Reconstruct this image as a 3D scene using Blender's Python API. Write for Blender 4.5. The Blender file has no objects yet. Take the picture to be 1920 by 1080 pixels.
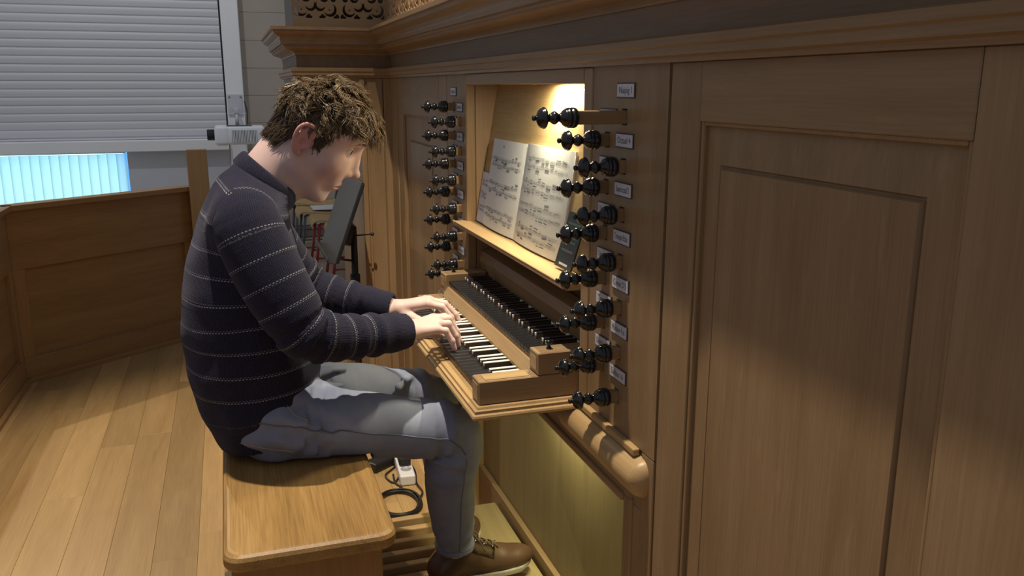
import bpy, bmesh, math, random
import numpy as np
from mathutils import Vector, Matrix
from mathutils.bvhtree import BVHTree
random.seed(7); np.random.seed(7)
S = bpy.context.scene
C = bpy.context.collection
R = math.radians

# ------------------------------------------------------------------ camera, world, light, exposure
cam = bpy.data.objects.new('camera', bpy.data.cameras.new('camera')); C.objects.link(cam)
cam.location = (-0.67, -2.009, 1.45)
cam.rotation_euler = (R(90 - 13.26), 0, R(-18.2))
cam.data.sensor_width = 36; cam.data.lens = 30.0; cam.data.clip_start = 0.02
S.camera = cam
S.view_settings.view_transform = 'Standard'; S.view_settings.look = 'None'
S.view_settings.gamma = 1.0; S.view_settings.use_curve_mapping = False
S.view_settings.exposure = 0.0
world = bpy.data.worlds.new('world'); S.world = world; world.use_nodes = True
bg = world.node_tree.nodes['Background']
bg.inputs[0].default_value = (0.72, 0.76, 0.89, 1); bg.inputs[1].default_value = 0.325

def spot(name, loc, target, power, col, size, radius, blend=0.3):
    l = bpy.data.lights.new(name, 'SPOT'); l.energy = power; l.color = col
    l.spot_size = R(size); l.spot_blend = blend; l.shadow_soft_size = radius
    o = bpy.data.objects.new(name, l); C.objects.link(o); o.location = loc
    o.rotation_euler = (Vector(target) - Vector(loc)).to_track_quat('-Z', 'Y').to_euler()
    return o
# ceiling spotlights of the hall
spot('ceiling_spotlight', (-0.62, -0.35, 4.70), (-0.48, 0.02, 0.9), 760, (1.0, 0.865, 0.70), 58, 0.035, 0.45)
spot('ceiling_spotlight', (-2.54, 5.54, 4.63), (-1.25, 1.3, 0.0), 400, (1.0, 0.83, 0.58), 36, 0.035, 0.6)
spot('ceiling_spotlight', (-1.55, 3.9, 4.6), (-1.75, 6.45, 1.5), 105, (0.96, 0.97, 1.0), 70, 0.05, 0.6)

# ------------------------------------------------------------------ materials
MATS = {}
def newmat(name):
    m = bpy.data.materials.new(name); m.use_nodes = True
    nt = m.node_tree; b = nt.nodes['Principled BSDF']
    return m, nt, b
def plain(name, col, rough=0.5, metal=0.0, spec=0.5, bump=0.0, bscale=200, emit=None, es=0, var=0.0):
    if name in MATS: return MATS[name]
    m, nt, b = newmat(name); N = nt.nodes.new; L = nt.links.new
    b.inputs['Base Color'].default_value = (*col, 1); b.inputs['Roughness'].default_value = rough
    b.inputs['Metallic'].default_value = metal; b.inputs['Specular IOR Level'].default_value = spec
    tc = N('ShaderNodeTexCoord'); nz = N('ShaderNodeTexNoise'); nz.inputs['Scale'].default_value = bscale
    nz.inputs['Detail'].default_value = 3
    L(tc.outputs['Object'], nz.inputs['Vector'])
    if bump:
        bp = N('ShaderNodeBump'); bp.inputs['Strength'].default_value = bump; bp.inputs['Distance'].default_value = 0.002
        L(nz.outputs['Fac'], bp.inputs['Height']); L(bp.outputs[0], b.inputs['Normal'])
    if var:
        mx = N('ShaderNodeMix'); mx.data_type = 'RGBA'
        mx.inputs[6].default_value = (*[c * (1 - var) for c in col], 1); mx.inputs[7].default_value = (*[min(1, c * (1 + var)) for c in col], 1)
        L(nz.outputs['Fac'], mx.inputs[0]); L(mx.outputs[2], b.inputs['Base Color'])
    if emit:
        b.inputs['Emission Color'].default_value = (*emit, 1); b.inputs['Emission Strength'].default_value = es
    MATS[name] = m; return m
def wood(name, light, dark, axis='Z', rough=0.42, fine=1.0, rnd=0.16, fig=1.0, flake=0.0):
    key = name + axis
    if key in MATS: return MATS[key]
    m, nt, b = newmat(key); N = nt.nodes.new; L = nt.links.new
    tc = N('ShaderNodeTexCoord'); oi = N('ShaderNodeObjectInfo')
    add = N('ShaderNodeVectorMath'); add.operation = 'MULTIPLY_ADD'
    comb = N('ShaderNodeCombineXYZ')
    for i in range(3): L(oi.outputs['Random'], comb.inputs[i])
    add.inputs[1].default_value = (7.3, 11.1, 5.7)
    L(comb.outputs[0], add.inputs[0]); L(tc.outputs['Object'], add.inputs[2])
    mp = N('ShaderNodeMapping'); sc = {'X': (1.1, 14, 14), 'Y': (14, 1.1, 14), 'Z': (14, 14, 1.1)}[axis]
    mp.inputs['Scale'].default_value = sc; L(add.outputs[0], mp.inputs['Vector'])
    n1 = N('ShaderNodeTexNoise'); n1.inputs['Scale'].default_value = 1.0 * fig; n1.inputs['Detail'].default_value = 5
    n1.inputs['Roughness'].default_value = 0.55; n1.inputs['Distortion'].default_value = 0.9
    L(mp.outputs[0], n1.inputs['Vector'])
    mp2 = N('ShaderNodeMapping'); sc2 = {'X': (9, 330, 330), 'Y': (330, 9, 330), 'Z': (330, 330, 9)}[axis]
    mp2.inputs['Scale'].default_value = [s * fine for s in sc2]; L(add.outputs[0], mp2.inputs['Vector'])
    n2 = N('ShaderNodeTexNoise'); n2.inputs['Scale'].default_value = 1.0; n2.inputs['Detail'].default_value = 2
    L(mp2.outputs[0], n2.inputs['Vector'])
    mixf = N('ShaderNodeMix'); mixf.data_type = 'FLOAT'; mixf.inputs[0].default_value = 0.36
    L(n1.outputs['Fac'], mixf.inputs[2]); L(n2.outputs['Fac'], mixf.inputs[3])
    cr = N('ShaderNodeValToRGB'); cr.color_ramp.elements[0].position = 0.34; cr.color_ramp.elements[1].position = 0.64
    cr.color_ramp.elements[0].color = (*dark, 1); cr.color_ramp.elements[1].color = (*light, 1)
    L(mixf.outputs[0], cr.inputs[0])
    hs = N('ShaderNodeHueSaturation'); mr = N('ShaderNodeMapRange')
    mr.inputs['To Min'].default_value = 1 - rnd; mr.inputs['To Max'].default_value = 1 + rnd
    L(oi.outputs['Random'], mr.inputs[0]); L(mr.outputs[0], hs.inputs['Value']); L(cr.outputs[0], hs.inputs['Color'])
    col = hs.outputs[0]
    if flake:
        mp3 = N('ShaderNodeMapping'); s3 = {'X': (12, 60, 60), 'Y': (60, 12, 60), 'Z': (60, 60, 12)}[axis]
        mp3.inputs['Scale'].default_value = s3; mp3.inputs['Rotation'].default_value = (0.5, 0.2, 0.2)
        L(add.outputs[0], mp3.inputs['Vector'])
        n3 = N('ShaderNodeTexNoise'); n3.inputs['Detail'].default_value = 1; n3.inputs['Scale'].default_value = 1
        L(mp3.outputs[0], n3.inputs['Vector'])
        r3 = N('ShaderNodeMapRange'); r3.inputs['From Min'].default_value = 0.66; r3.inputs['From Max'].default_value = 0.74
        L(n3.outputs['Fac'], r3.inputs[0])
        ml = N('ShaderNodeMath'); ml.operation = 'MULTIPLY'; ml.inputs[1].default_value = flake; L(r3.outputs[0], ml.inputs[0])
        mx = N('ShaderNodeMix'); mx.data_type = 'RGBA'; mx.inputs[7].default_value = (*[min(1, c * 1.35) for c in light], 1)
        L(ml.outputs[0], mx.inputs[0]); L(col, mx.inputs[6]); col = mx.outputs[2]
    L(col, b.inputs['Base Color'])
    b.inputs['Roughness'].default_value = rough; b.inputs['Specular IOR Level'].default_value = 0.35
    bp = N('ShaderNodeBump'); bp.inputs['Strength'].default_value = 0.12; bp.inputs['Distance'].default_value = 0.001
    L(n2.outputs['Fac'], bp.inputs['Height']); L(bp.outputs[0], b.inputs['Normal'])
    MATS[key] = m; return m
def oak(ax='Z'): return wood('case_oak', (0.335, 0.222, 0.116), (0.25, 0.158, 0.078), ax, 0.45, 1.0, 0.07, 1.0, 0.18)
def oak_mould(ax='Y'): return wood('moulding_oak', (0.335, 0.218, 0.110), (0.245, 0.152, 0.072), ax, 0.4, 1.0, 0.05)
def oak_pale(ax='Y'): return wood('pale_oak', (0.475, 0.325, 0.155), (0.36, 0.23, 0.10), ax, 0.38, 1.0, 0.05)
def oak_floor(ax='Y'): return wood('floor_oak', (0.455, 0.295, 0.125), (0.335, 0.205, 0.080), ax, 0.36, 0.8, 0.27, 0.8, 0.0)
def oak_bench(ax='Y'): return wood('bench_oak', (0.40, 0.245, 0.086), (0.195, 0.105, 0.031), ax, 0.42, 1.0, 0.0, 0.55)
def oak_parapet(ax='Y'): return wood('parapet_oak', (0.32, 0.185, 0.072), (0.23, 0.125, 0.046), ax, 0.45, 1.0, 0.06)
EBONY = plain('ebony', (0.008, 0.008, 0.009), 0.22, spec=0.55)
EBKEY = plain('ebony_key', (0.013, 0.013, 0.014), 0.42, spec=0.4, bump=0.05)
BONE = plain('bone', (0.80, 0.77, 0.68), 0.35, var=0.05)
BLACK = plain('black_metal', (0.012, 0.012, 0.013), 0.45)
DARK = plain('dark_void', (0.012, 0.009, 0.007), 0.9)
PAPER = plain('paper', (0.74, 0.76, 0.72), 0.8, spec=0.2, var=0.03, bscale=8)
INK = plain('ink', (0.14, 0.14, 0.15), 0.8, spec=0.1)
WHITE = plain('white_paint', (0.90, 0.90, 0.89), 0.5, var=0.03, bscale=4)

# ------------------------------------------------------------------ object helpers
def finish(o, parent=None, name=None):
    return o
def mesh_obj(name, verts, faces, mat, parent=None, smooth=False, center=True):
    v = np.asarray(verts, float).reshape(-1, 3)
    c = np.zeros(3)
    if center:
        lo, hi = v.min(0), v.max(0); c = (lo + hi) / 2; c[2] = lo[2]
    me = bpy.data.meshes.new(name); me.from_pydata((v - c).tolist(), [], faces); me.update()
    bm = bmesh.new(); bm.from_mesh(me); bmesh.ops.recalc_face_normals(bm, faces=bm.faces[:]); bm.to_mesh(me); bm.free()
    if smooth: me.polygons.foreach_set('use_smooth', [True] * len(me.polygons))
    return link(name, me, mat, parent, c)
def bm_obj(name, bm, mat, parent=None, smooth=False, center=True):
    vs = [v.co for v in bm.verts]
    c = Vector((0, 0, 0))
    if center:
        lo = Vector([min(v[i] for v in vs) for i in range(3)]); hi = Vector([max(v[i] for v in vs) for i in range(3)])
        c = (lo + hi) / 2; c.z = lo.z
    bmesh.ops.translate(bm, verts=bm.verts[:], vec=-c)
    bmesh.ops.recalc_face_normals(bm, faces=bm.faces[:])
    me = bpy.data.meshes.new(name); bm.to_mesh(me); bm.free()
    if smooth: me.polygons.foreach_set('use_smooth', [True] * len(me.polygons))
    return link(name, me, mat, parent, c)
def wloc(o):
    p = Vector(o.location)
    while o.parent: o = o.parent; p = p + Vector(o.location)
    return p
def link(name, me, mat, parent, wc):
    if mat and not me.materials: me.materials.append(mat)
    o = bpy.data.objects.new(name, me); C.objects.link(o)
    o.location = Vector(wc)
    if parent is not None:
        o.parent = parent; o.location = Vector(wc) - wloc(parent)
    return o
def copy_at(src, wc, parent):
    o = src.copy(); C.objects.link(o); o.parent = parent
    o.location = Vector(wc) - (wloc(parent) if parent else Vector()); return o
def thing(name, label, cat, loc=(0, 0, 0), group=None):
    o = bpy.data.objects.new(name, None); C.objects.link(o); o.empty_display_size = 0.05
    o.location = loc; o['label'] = label; o['category'] = cat
    if group: o['group'] = group
    return o
def tag(o, label, cat, group=None):
    o['label'] = label; o['category'] = cat
    if group: o['group'] = group
    return o
def struct(o): o['kind'] = 'structure'; return o
def add_box(bm, x0, x1, y0, y1, z0, z1, bev=0.0, seg=1, M=None):
    r = bmesh.ops.create_cube(bm, size=1); vs = r['verts']
    for v in vs:
        v.co = Vector((x0 + (v.co.x + .5) * (x1 - x0), y0 + (v.co.y + .5) * (y1 - y0), z0 + (v.co.z + .5) * (z1 - z0)))
    if bev:
        es = list({e for v in vs for e in v.link_edges})
        r2 = bmesh.ops.bevel(bm, geom=es, offset=bev, segments=seg, affect='EDGES', profile=0.5)
        vs = list({v for f in r2['faces'] for v in f.verts} | {v for v in vs if v.is_valid})
    if M is not None: bmesh.ops.transform(bm, matrix=M, verts=[v for v in vs if v.is_valid])
    return vs
def box(name, x0, x1, y0, y1, z0, z1, mat, parent=None, bev=0.002, seg=1, M=None):
    bm = bmesh.new(); add_box(bm, x0, x1, y0, y1, z0, z1, bev, seg, M)
    return bm_obj(name, bm, mat, parent)
def add_tube(bm, pts, rad, n=8, caps=True):
    pts = [Vector(p) for p in pts]; rr = rad if hasattr(rad, '__len__') else [rad] * len(pts)
    rings = []; up = None
    for i, p in enumerate(pts):
        t = (pts[min(i + 1, len(pts) - 1)] - pts[max(i - 1, 0)]).normalized()
        if up is None:
            up = Vector((0, 0, 1)) if abs(t.z) < 0.9 else Vector((1, 0, 0))
        a = (up - t * up.dot(t)).normalized(); up = a; b = t.cross(a)
        rings.append([bm.verts.new(p + (a * math.cos(2 * math.pi * k / n) + b * math.sin(2 * math.pi * k / n)) * rr[i]) for k in range(n)])
    for i in range(len(rings) - 1):
        for k in range(n):
            bm.faces.new((rings[i][k], rings[i][(k + 1) % n], rings[i + 1][(k + 1) % n], rings[i + 1][k]))
    if caps: bm.faces.new(rings[0][::-1]); bm.faces.new(rings[-1])
def tube(name, pts, rad, mat, parent=None, n=8):
    bm = bmesh.new(); add_tube(bm, pts, rad, n); return bm_obj(name, bm, mat, parent, True)
def add_lathe(bm, prof, n=20, M=None):
    """profile (r, h) turned about +Z"""
    rings = []
    for r, h in prof:
        rings.append([bm.verts.new((r * math.cos(2 * math.pi * k / n), r * math.sin(2 * math.pi * k / n), h)) for k in range(n)])
    for i in range(len(rings) - 1):
        for k in range(n): bm.faces.new((rings[i][k], rings[i][(k + 1) % n], rings[i + 1][(k + 1) % n], rings[i + 1][k]))
    bm.faces.new(rings[0][::-1]); bm.faces.new(rings[-1])
    if M is not None: bmesh.ops.transform(bm, matrix=M, verts=[v for rg in rings for v in rg])
def cat_rom(pts, n):
    P = np.asarray(pts, float); m = len(P); out = []
    for i in range(m - 1):
        p0 = P[i - 1] if i > 0 else 2 * P[0] - P[1]; p1 = P[i]; p2 = P[i + 1]; p3 = P[i + 2] if i + 2 < m else 2 * P[-1] - P[-2]
        for k in range(n):
            t = k / n
            out.append(0.5 * ((2 * p1) + (-p0 + p2) * t + (2 * p0 - 5 * p1 + 4 * p2 - p3) * t * t + (-p0 + 3 * p1 - 3 * p2 + p3) * t ** 3))
    out.append(P[-1]); return np.array(out)
def sweep(name, path, prof, mat, parent=None, smooth=False):
    """path: xy polyline; prof: (projection to the left-hand side, z); mitred at the corners"""
    P = [Vector((p[0], p[1])) for p in path]; n = len(P); offs = []
    nr = []
    for i in range(n - 1):
        d = (P[i + 1] - P[i]).normalized(); nr.append(Vector((-d.y, d.x)))
    for i in range(n):
        if i == 0: offs.append(nr[0])
        elif i == n - 1: offs.append(nr[-1])
        else:
            m = (nr[i - 1] + nr[i]); m.normalize(); offs.append(m / m.dot(nr[i]))
    V = []; F = []; k = len(prof)
    for i in range(n):
        for (pr, z) in prof:
            q = P[i] + offs[i] * pr; V.append((q.x, q.y, z))
    for i in range(n - 1):
        for j in range(k):
            a = i * k + j; b = i * k + (j + 1) % k; F.append((a, b, b + k, a + k))
    F.append(tuple(range(k))); F.append(tuple(range((n - 1) * k, n * k))[::-1])
    return mesh_obj(name, V, F, mat, parent, smooth)
def holed_board(name, x0, x1, y0, y1, z0, z1, holes, mat, parent=None):
    """board in the YZ plane between x0 (front) and x1, with rectangular through holes (ya,yb,za,zb)"""
    ys = sorted({y0, y1, *[h[0] for h in holes], *[h[1] for h in holes]}); zs = sorted({z0, z1, *[h[2] for h in holes], *[h[3] for h in holes]})
    ny, nz = len(ys) - 1, len(zs) - 1
    def solid(i, j):
        if i < 0 or j < 0 or i >= ny or j >= nz: return False
        cy, cz = (ys[i] + ys[i + 1]) / 2, (zs[j] + zs[j + 1]) / 2
        return not any(h[0] < cy < h[1] and h[2] < cz < h[3] for h in holes)
    V = []; F = []; idx = {}
    def vert(i, j, s):
        if (i, j, s) not in idx: idx[(i, j, s)] = len(V); V.append((x0 if s == 0 else x1, ys[i], zs[j]))
        return idx[(i, j, s)]
    for i in range(ny):
        for j in range(nz):
            if not solid(i, j): continue
            F.append((vert(i, j, 0), vert(i + 1, j, 0), vert(i + 1, j + 1, 0), vert(i, j + 1, 0)))
            F.append((vert(i, j, 1), vert(i, j + 1, 1), vert(i + 1, j + 1, 1), vert(i + 1, j, 1)))
            for (di, dj, a, b) in ((-1, 0, (i, j), (i, j + 1)), (1, 0, (i + 1, j + 1), (i + 1, j)), (0, -1, (i + 1, j), (i, j)), (0, 1, (i, j + 1), (i + 1, j + 1))):
                if not solid(i + di, j + dj):
                    F.append((vert(*a, 0), vert(*b, 0), vert(*b, 1), vert(*a, 1)))
    return mesh_obj(name, V, F, mat, parent)
def text_mesh(name, txt, size, mat, parent, M, width=None):
    cu = bpy.data.curves.new(name, 'FONT'); cu.body = txt; cu.size = size; cu.align_x = 'CENTER'; cu.align_y = 'CENTER'; cu.resolution_u = 2
    o = bpy.data.objects.new(name, cu); C.objects.link(o)
    dg = bpy.context.evaluated_depsgraph_get(); dg.update()
    me = bpy.data.meshes.new_from_object(o.evaluated_get(dg)); bpy.data.objects.remove(o); bpy.data.curves.remove(cu)
    if width:
        xs = [v.co.x for v in me.vertices]; w = max(xs) - min(xs)
        if w > 0: me.transform(Matrix.Diagonal((min(1.0, width / w), 1, 1, 1)))
    me.name = name; me.materials.clear()
    me.transform(M.to_3x3().to_4x4())
    return link(name, me, mat, parent, M.translation)

# ------------------------------------------------------------------ distance fields
f32 = np.float32
def grid(b0, b1, h):
    ax = [np.arange(b0[i], b1[i] + h, h, dtype=f32) for i in range(3)]
    X, Y, Z = np.meshgrid(*ax, indexing='ij', sparse=True); return ax, X, Y, Z
def surface_net(D, ax):
    """quads around the zero level of D"""
    o = [a[0] for a in ax]; h = ax[0][1] - ax[0][0]
    ins = D < 0
    n = np.array(D.shape) - 1
    cnt = np.zeros(n, np.int8)
    for i in (0, 1):
        for j in (0, 1):
            for k in (0, 1): cnt += ins[i:n[0] + i, j:n[1] + j, k:n[2] + k]
    act = (cnt > 0) & (cnt < 8); idx = np.argwhere(act)
    vid = -np.ones(n, np.int32); vid[act] = np.arange(len(idx))
    acc = np.zeros((len(idx), 3)); m = np.zeros(len(idx))
    I, J, K = idx.T
    cs = [(i, j, k) for i in (0, 1) for j in (0, 1) for k in (0, 1)]
    for a in cs:
        for axis in range(3):
            if a[axis]: continue
            b = list(a); b[axis] = 1
            va = D[I + a[0], J + a[1], K + a[2]]; vb = D[I + b[0], J + b[1], K + b[2]]
            s = (va < 0) != (vb < 0); t = va[s] / (va[s] - vb[s])
            p = np.tile(np.array(a, float), (s.sum(), 1)); p[:, axis] += t
            acc[s] += p; m[s] += 1
    V = (idx + acc / m[:, None]) * h + np.array(o)
    Q = []
    for axis in range(3):
        u, v = [(1, 2), (2, 0), (0, 1)][axis]
        lo = [slice(1, n[q]) for q in range(3)]; lo[axis] = slice(0, n[axis])
        A = ins[tuple(lo)]; hi = list(lo); hi[axis] = slice(1, n[axis] + 1); B = ins[tuple(hi)]
        ch = np.argwhere(A != B)
        if not len(ch): continue
        base = ch + np.array([lo[q].start for q in range(3)])
        flip = A[tuple(ch.T)]
        def cell(du, dv):
            c = base.copy(); c[:, u] += du; c[:, v] += dv; return vid[c[:, 0], c[:, 1], c[:, 2]]
        q = np.stack([cell(-1, -1), cell(0, -1), cell(0, 0), cell(-1, 0)], 1)
        q[~flip] = q[~flip][:, ::-1]
        Q.append(q)
    return V, np.concatenate(Q)
def cone(X, Y, Z, a, b, ra, rb, want_t=False):
    a = np.asarray(a, f32); b = np.asarray(b, f32); d = b - a; L2 = float(d @ d)
    t = np.clip(((X - a[0]) * d[0] + (Y - a[1]) * d[1] + (Z - a[2]) * d[2]) / L2, 0, 1)
    r = np.sqrt((X - a[0] - t * d[0]) ** 2 + (Y - a[1] - t * d[1]) ** 2 + (Z - a[2] - t * d[2]) ** 2) - (ra + (rb - ra) * t)
    return (r, t) if want_t else r
def ell(X, Y, Z, c, r):
    q = np.sqrt(((X - c[0]) / r[0]) ** 2 + ((Y - c[1]) / r[1]) ** 2 + ((Z - c[2]) / r[2]) ** 2)
    return (q - 1) * min(r)
def smin(a, b, k):
    h = np.clip(0.5 + 0.5 * (b - a) / k, 0, 1); return b + (a - b) * h - k * h * (1 - h)
def smax(a, b, k): return -smin(-a, -b, k)
def chain(X, Y, Z, pts, k=0.0):
    """union of tapered capsules through (x,y,z,r); also returns the arc length of the nearest point"""
    P = np.asarray(pts, f32); D = None; s0 = 0.0
    for i in range(len(P) - 1):
        d, t = cone(X, Y, Z, P[i, :3], P[i + 1, :3], P[i, 3], P[i + 1, 3], True); L = float(np.linalg.norm(P[i + 1, :3] - P[i, :3]))
        if D is None: D = d; Sx = s0 + t * L
        else:
            c = d < D; Sx = np.where(c, s0 + t * L, Sx); D = smin(D, d, k) if k else np.minimum(D, d)
        s0 += L
    return D, Sx
def np_obj(name, V, Q, mat, parent, attrs=None, smooth=True, wc=None):
    V = np.asarray(V); c = np.array([(V[:, 0].min() + V[:, 0].max()) / 2, (V[:, 1].min() + V[:, 1].max()) / 2, V[:, 2].min()])
    me = bpy.data.meshes.new(name); me.from_pydata((V - c).tolist(), [], np.asarray(Q).tolist()); me.update()
    if smooth: me.polygons.foreach_set('use_smooth', [True] * len(me.polygons))
    for nm, (typ, dom, data) in (attrs or {}).items():
        at = me.attributes.new(nm, typ, dom)
        at.data.foreach_set('value' if typ == 'FLOAT' else 'vector' if typ == 'FLOAT_VECTOR' else 'color', np.asarray(data, np.float32).ravel())
    return link(name, me, mat, parent, c)
def vnoise(P, f, seed):
    r = np.random.RandomState(seed); out = 0
    for i in range(6):
        k = r.normal(size=3); k = k / np.linalg.norm(k) * f * r.uniform(0.6, 1.5); out = out + np.sin(P[0] * k[0] + P[1] * k[1] + P[2] * k[2] + r.uniform(0, 6.3))
    return out / 6

# ================================================================== SETTING
hall = plain('hall_floor', (0.42, 0.36, 0.29), 0.5, var=0.12, bscale=3)
fl = struct(box('floor', -9.0, 2.6, -3.2, 6.62, -0.08, -0.012, hall, None, 0))
# oak boards of the organ platform, laid along Y
W0 = 0.135
for k in range(-1, 16):
    x0 = -1.80 + W0 * k
    cuts = [-2.9]
    y = -2.9 + random.uniform(0.5, 2.2)
    while y < 3.0: cuts.append(y); y += random.uniform(1.4, 2.4)
    cuts.append(3.9)
    for a, b in zip(cuts[:-1], cuts[1:]):
        box('plank', x0 + 0.0003, x0 + W0 - 0.0003, a + 0.0003, b - 0.0003, -0.012, 0.0, oak_floor('Y'), fl, 0.0007)
# hall beyond the platform: pale strip floor
for k in range(9):
    for j in range(2):
        box('plank', -1.9 + 0.5 * k, -1.401 + 0.5 * k, 3.905 + 1.35 * j, 5.253 + 1.35 * j, -0.012, 0.0, wood('hall_oak', (0.47, 0.38, 0.27), (0.38, 0.29, 0.20), 'Y', 0.4, 1, 0.08), fl, 0.001)

wallmat = plain('wall_render', (0.42, 0.37, 0.30), 0.85, var=0.06, bscale=6)
wallwhite = plain('wall_white', (0.60, 0.61, 0.64), 0.8, var=0.04, bscale=5)
YB = 6.45
wb = struct(box('wall_back', -9.0, 3.0, YB + 0.16, YB + 0.26, -0.05, 5.0, wallwhite, None, 0))
# horizontal wall boards to the right of the window
zz = 0.12
while zz < 4.6:
    box('wall_board', -0.50, 3.0, YB + 0.10, YB + 0.16, zz + 0.001, zz + 0.249, wallmat, wb, 0.002)
    zz += 0.25
box('wall_board', -1.543, -0.658, YB + 0.01, YB + 0.158, 0.0, 0.883, wallwhite, wb, 0.002)
struct(box('baseboard_back', -0.5, 3.0, YB + 0.075, YB + 0.10, 0.0, 0.115, plain('base_grey', (0.16, 0.13, 0.11), 0.7), None, 0.004))
# white casing post, sill and window
struct(box('trim_1', -0.655, -0.50, YB - 0.02, YB + 0.158, 0.0, 4.6, WHITE, None, 0.006))
w1 = struct(thing('window_1', '', '', (-2.7, YB, 0.88)))
del w1['label']; del w1['category']
box('window_sill', -4.6, -0.66, YB - 0.10, YB + 0.158, 0.885, 0.985, WHITE, w1, 0.006)
box('window_frame', -4.6, -0.66, YB + 0.06, YB + 0.158, 4.2, 4.3, WHITE, w1, 0.004)
blind = thing('venetian_blind', 'closed grey venetian blind with wide slats filling the upper window', 'blind', (-2.63, YB + 0.02, 0.99))
SL = plain('blind_slat', (0.68, 0.69, 0.70), 0.5, var=0.03, bscale=2)
V = []; F = []
for i, a in enumerate(np.linspace(-0.5, 0.5, 5)):
    yy = -0.013 * (1 - (2 * a) ** 2) + 0.012 * a; z = 0.046 * (-a)
    for x in (-1.96, 1.96):
        V.append((x, yy + (-0.012 if a == 0.5 else 0), z)); 
for i in range(4): F.append((2 * i, 2 * i + 1, 2 * i + 3, 2 * i + 2))
n0 = len(V)
V += [(v[0], v[1] + 0.002, v[2]) for v in V]
F += [tuple(n0 + q for q in f[::-1]) for f in F[:4]]
F += [(0, 1, n0 + 1, n0), (8, n0 + 8, n0 + 9, 9)]
slat0 = None
k = 0; z = 1.03
while z < 4.15:
    if slat0 is None: slat0 = mesh_obj('slat', [(v[0] - 2.63, v[1] + YB + 0.03, v[2] + z) for v in V], F, SL, blind, True); zs0 = wloc(slat0)
    else: copy_at(slat0, (zs0.x, zs0.y, zs0.z + z - 1.03), blind)
    z += 0.0700
# slats sit 70 mm apart: stretch the shared mesh so that they overlap
for v in slat0.data.vertices: v.co.z *= 1.56; v.co.y *= 0.55
box('bottom_rail', -4.58, -0.68, YB + 0.012, YB + 0.045, 0.988, 1.006, SL, blind, 0.003)
# lower window with vertical vanes
w2 = struct(thing('window_2', '', '', (-3.0, YB, 0.0))); del w2['label']; del w2['category']
GLOW = plain('daylight_pane', (0.5, 0.6, 0.65), 0.3, emit=(0.68, 0.93, 1.0), es=2.6)
box('pane_and_fringe', -4.5, -1.58, YB + 0.145, YB + 0.155, 0.12, 0.87, GLOW, w2, 0)
BLUE = plain('fringe_glow', (0.2, 0.45, 0.85), 0.4, emit=(0.12, 0.42, 1.0), es=0.8)  # glowing strips paint in a blue colour fringe, neither lamp nor glass
box('pane_and_fringe', -1.58, -1.545, YB + 0.08, YB + 0.157, 0.1, 0.88, BLUE, w2, 0.003)
box('pane_and_fringe', -4.5, -1.58, YB + 0.08, YB + 0.157, 0.865, 0.884, BLUE, w2, 0.003)
vb = thing('vertical_blind', 'pale vertical vane blind before the bright lower window', 'blind', (-2.4, YB + 0.03, 0.1))
VANE = bpy.data.materials.new('vane'); VANE.use_nodes = True
vn = VANE.node_tree; pb = vn.nodes['Principled BSDF']; pb.inputs['Base Color'].default_value = (0.55, 0.62, 0.62, 1); pb.inputs['Roughness'].default_value = 0.8
tr = vn.nodes.new('ShaderNodeBsdfTranslucent'); tr.inputs[0].default_value = (0.80, 0.92, 0.92, 1)
ms = vn.nodes.new('ShaderNodeMixShader'); ms.inputs[0].default_value = 0.62
vn.links.new(pb.outputs[0], ms.inputs[1]); vn.links.new(tr.outputs[0], ms.inputs[2]); vn.links.new(ms.outputs[0], vn.nodes['Material Output'].inputs[0])
v0 = None
for i in range(38):
    xx = -1.60 - 0.078 * i
    if v0 is None:
        v0 = box('vane', -0.0415 + xx, 0.0415 + xx, YB + 0.05, YB + 0.0515, 0.12, 0.862, VANE, vb, 0); p0 = wloc(v0); v0.rotation_euler.z = R(14)
    else: copy_at(v0, (p0.x - 0.078 * i, p0.y, p0.z), vb)
box('head_rail', -4.0, -1.56, YB + 0.03, YB + 0.07, 0.866, 0.882, WHITE, vb, 0.002)

# ================================================================== PARAPET
par = thing('parapet', 'panelled oak parapet with wide cap rail around the platform', 'parapet', (-1.75, 2.66, 0))
def parapet_run(ax, ay, bx, by, posts=True, y_panels=1):
    d = Vector((bx - ax, by - ay)); Ln = d.length; ang = math.atan2(d.y, d.x)
    M = Matrix.Translation((ax, ay, 0)) @ Matrix.Rotation(ang, 4, 'Z')
    def b(name, x0, x1, y0, y1, z0, z1, ax_='X', bev=0.002):
        o = box(name, x0, x1, y0, y1, z0, z1, wood('parapet_oak', (0.32, 0.185, 0.072), (0.23, 0.125, 0.046), ax_, 0.45, 1.0, 0.06), None, bev)
        # place rigidly: rotate about Z, parent to the parapet
        c = M @ Vector(o.location); o.rotation_euler.z = ang; o.parent = par; o.location = c - par.location
        return o
    b('cap_rail', -0.02, Ln + 0.02, -0.035, 0.055, 0.868, 0.895)
    b('top_rail', 0, Ln, 0.0, 0.03, 0.575, 0.868)
    b('bottom_rail', 0, Ln, 0.0, 0.03, 0.018, 0.125)
    b('base_moulding', 0, Ln, -0.022, 0.0, 0.0, 0.022)
    n = y_panels; w = Ln / n
    for i in range(n + 1):
        c0 = i * w; sw = 0.06
        b('stile', max(0, c0 - sw), min(Ln, c0 + sw), 0.0, 0.03, 0.125, 0.575, 'Z')
    for i in range(n):
        b('panel', i * w + sw, (i + 1) * w - sw, 0.022, 0.030, 0.12, 0.58)
        b('panel_bead', i * w + sw, (i + 1) * w - sw, 0.008, 0.022, 0.125, 0.131)
parapet_run(-1.715, 2.62, -0.90, 3.245, y_panels=1)
parapet_run(-1.715, -2.6, -1.715, 2.62, y_panels=4)
# the runs face the platform: local +Y side must look outward
ep = box('end_post', -0.90, -0.79, 3.19, 3.26, 0.0, 1.105, oak_pale('Z'), par, 0.004)  # paler oak than the runs, painting in lamp light on the post

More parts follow.
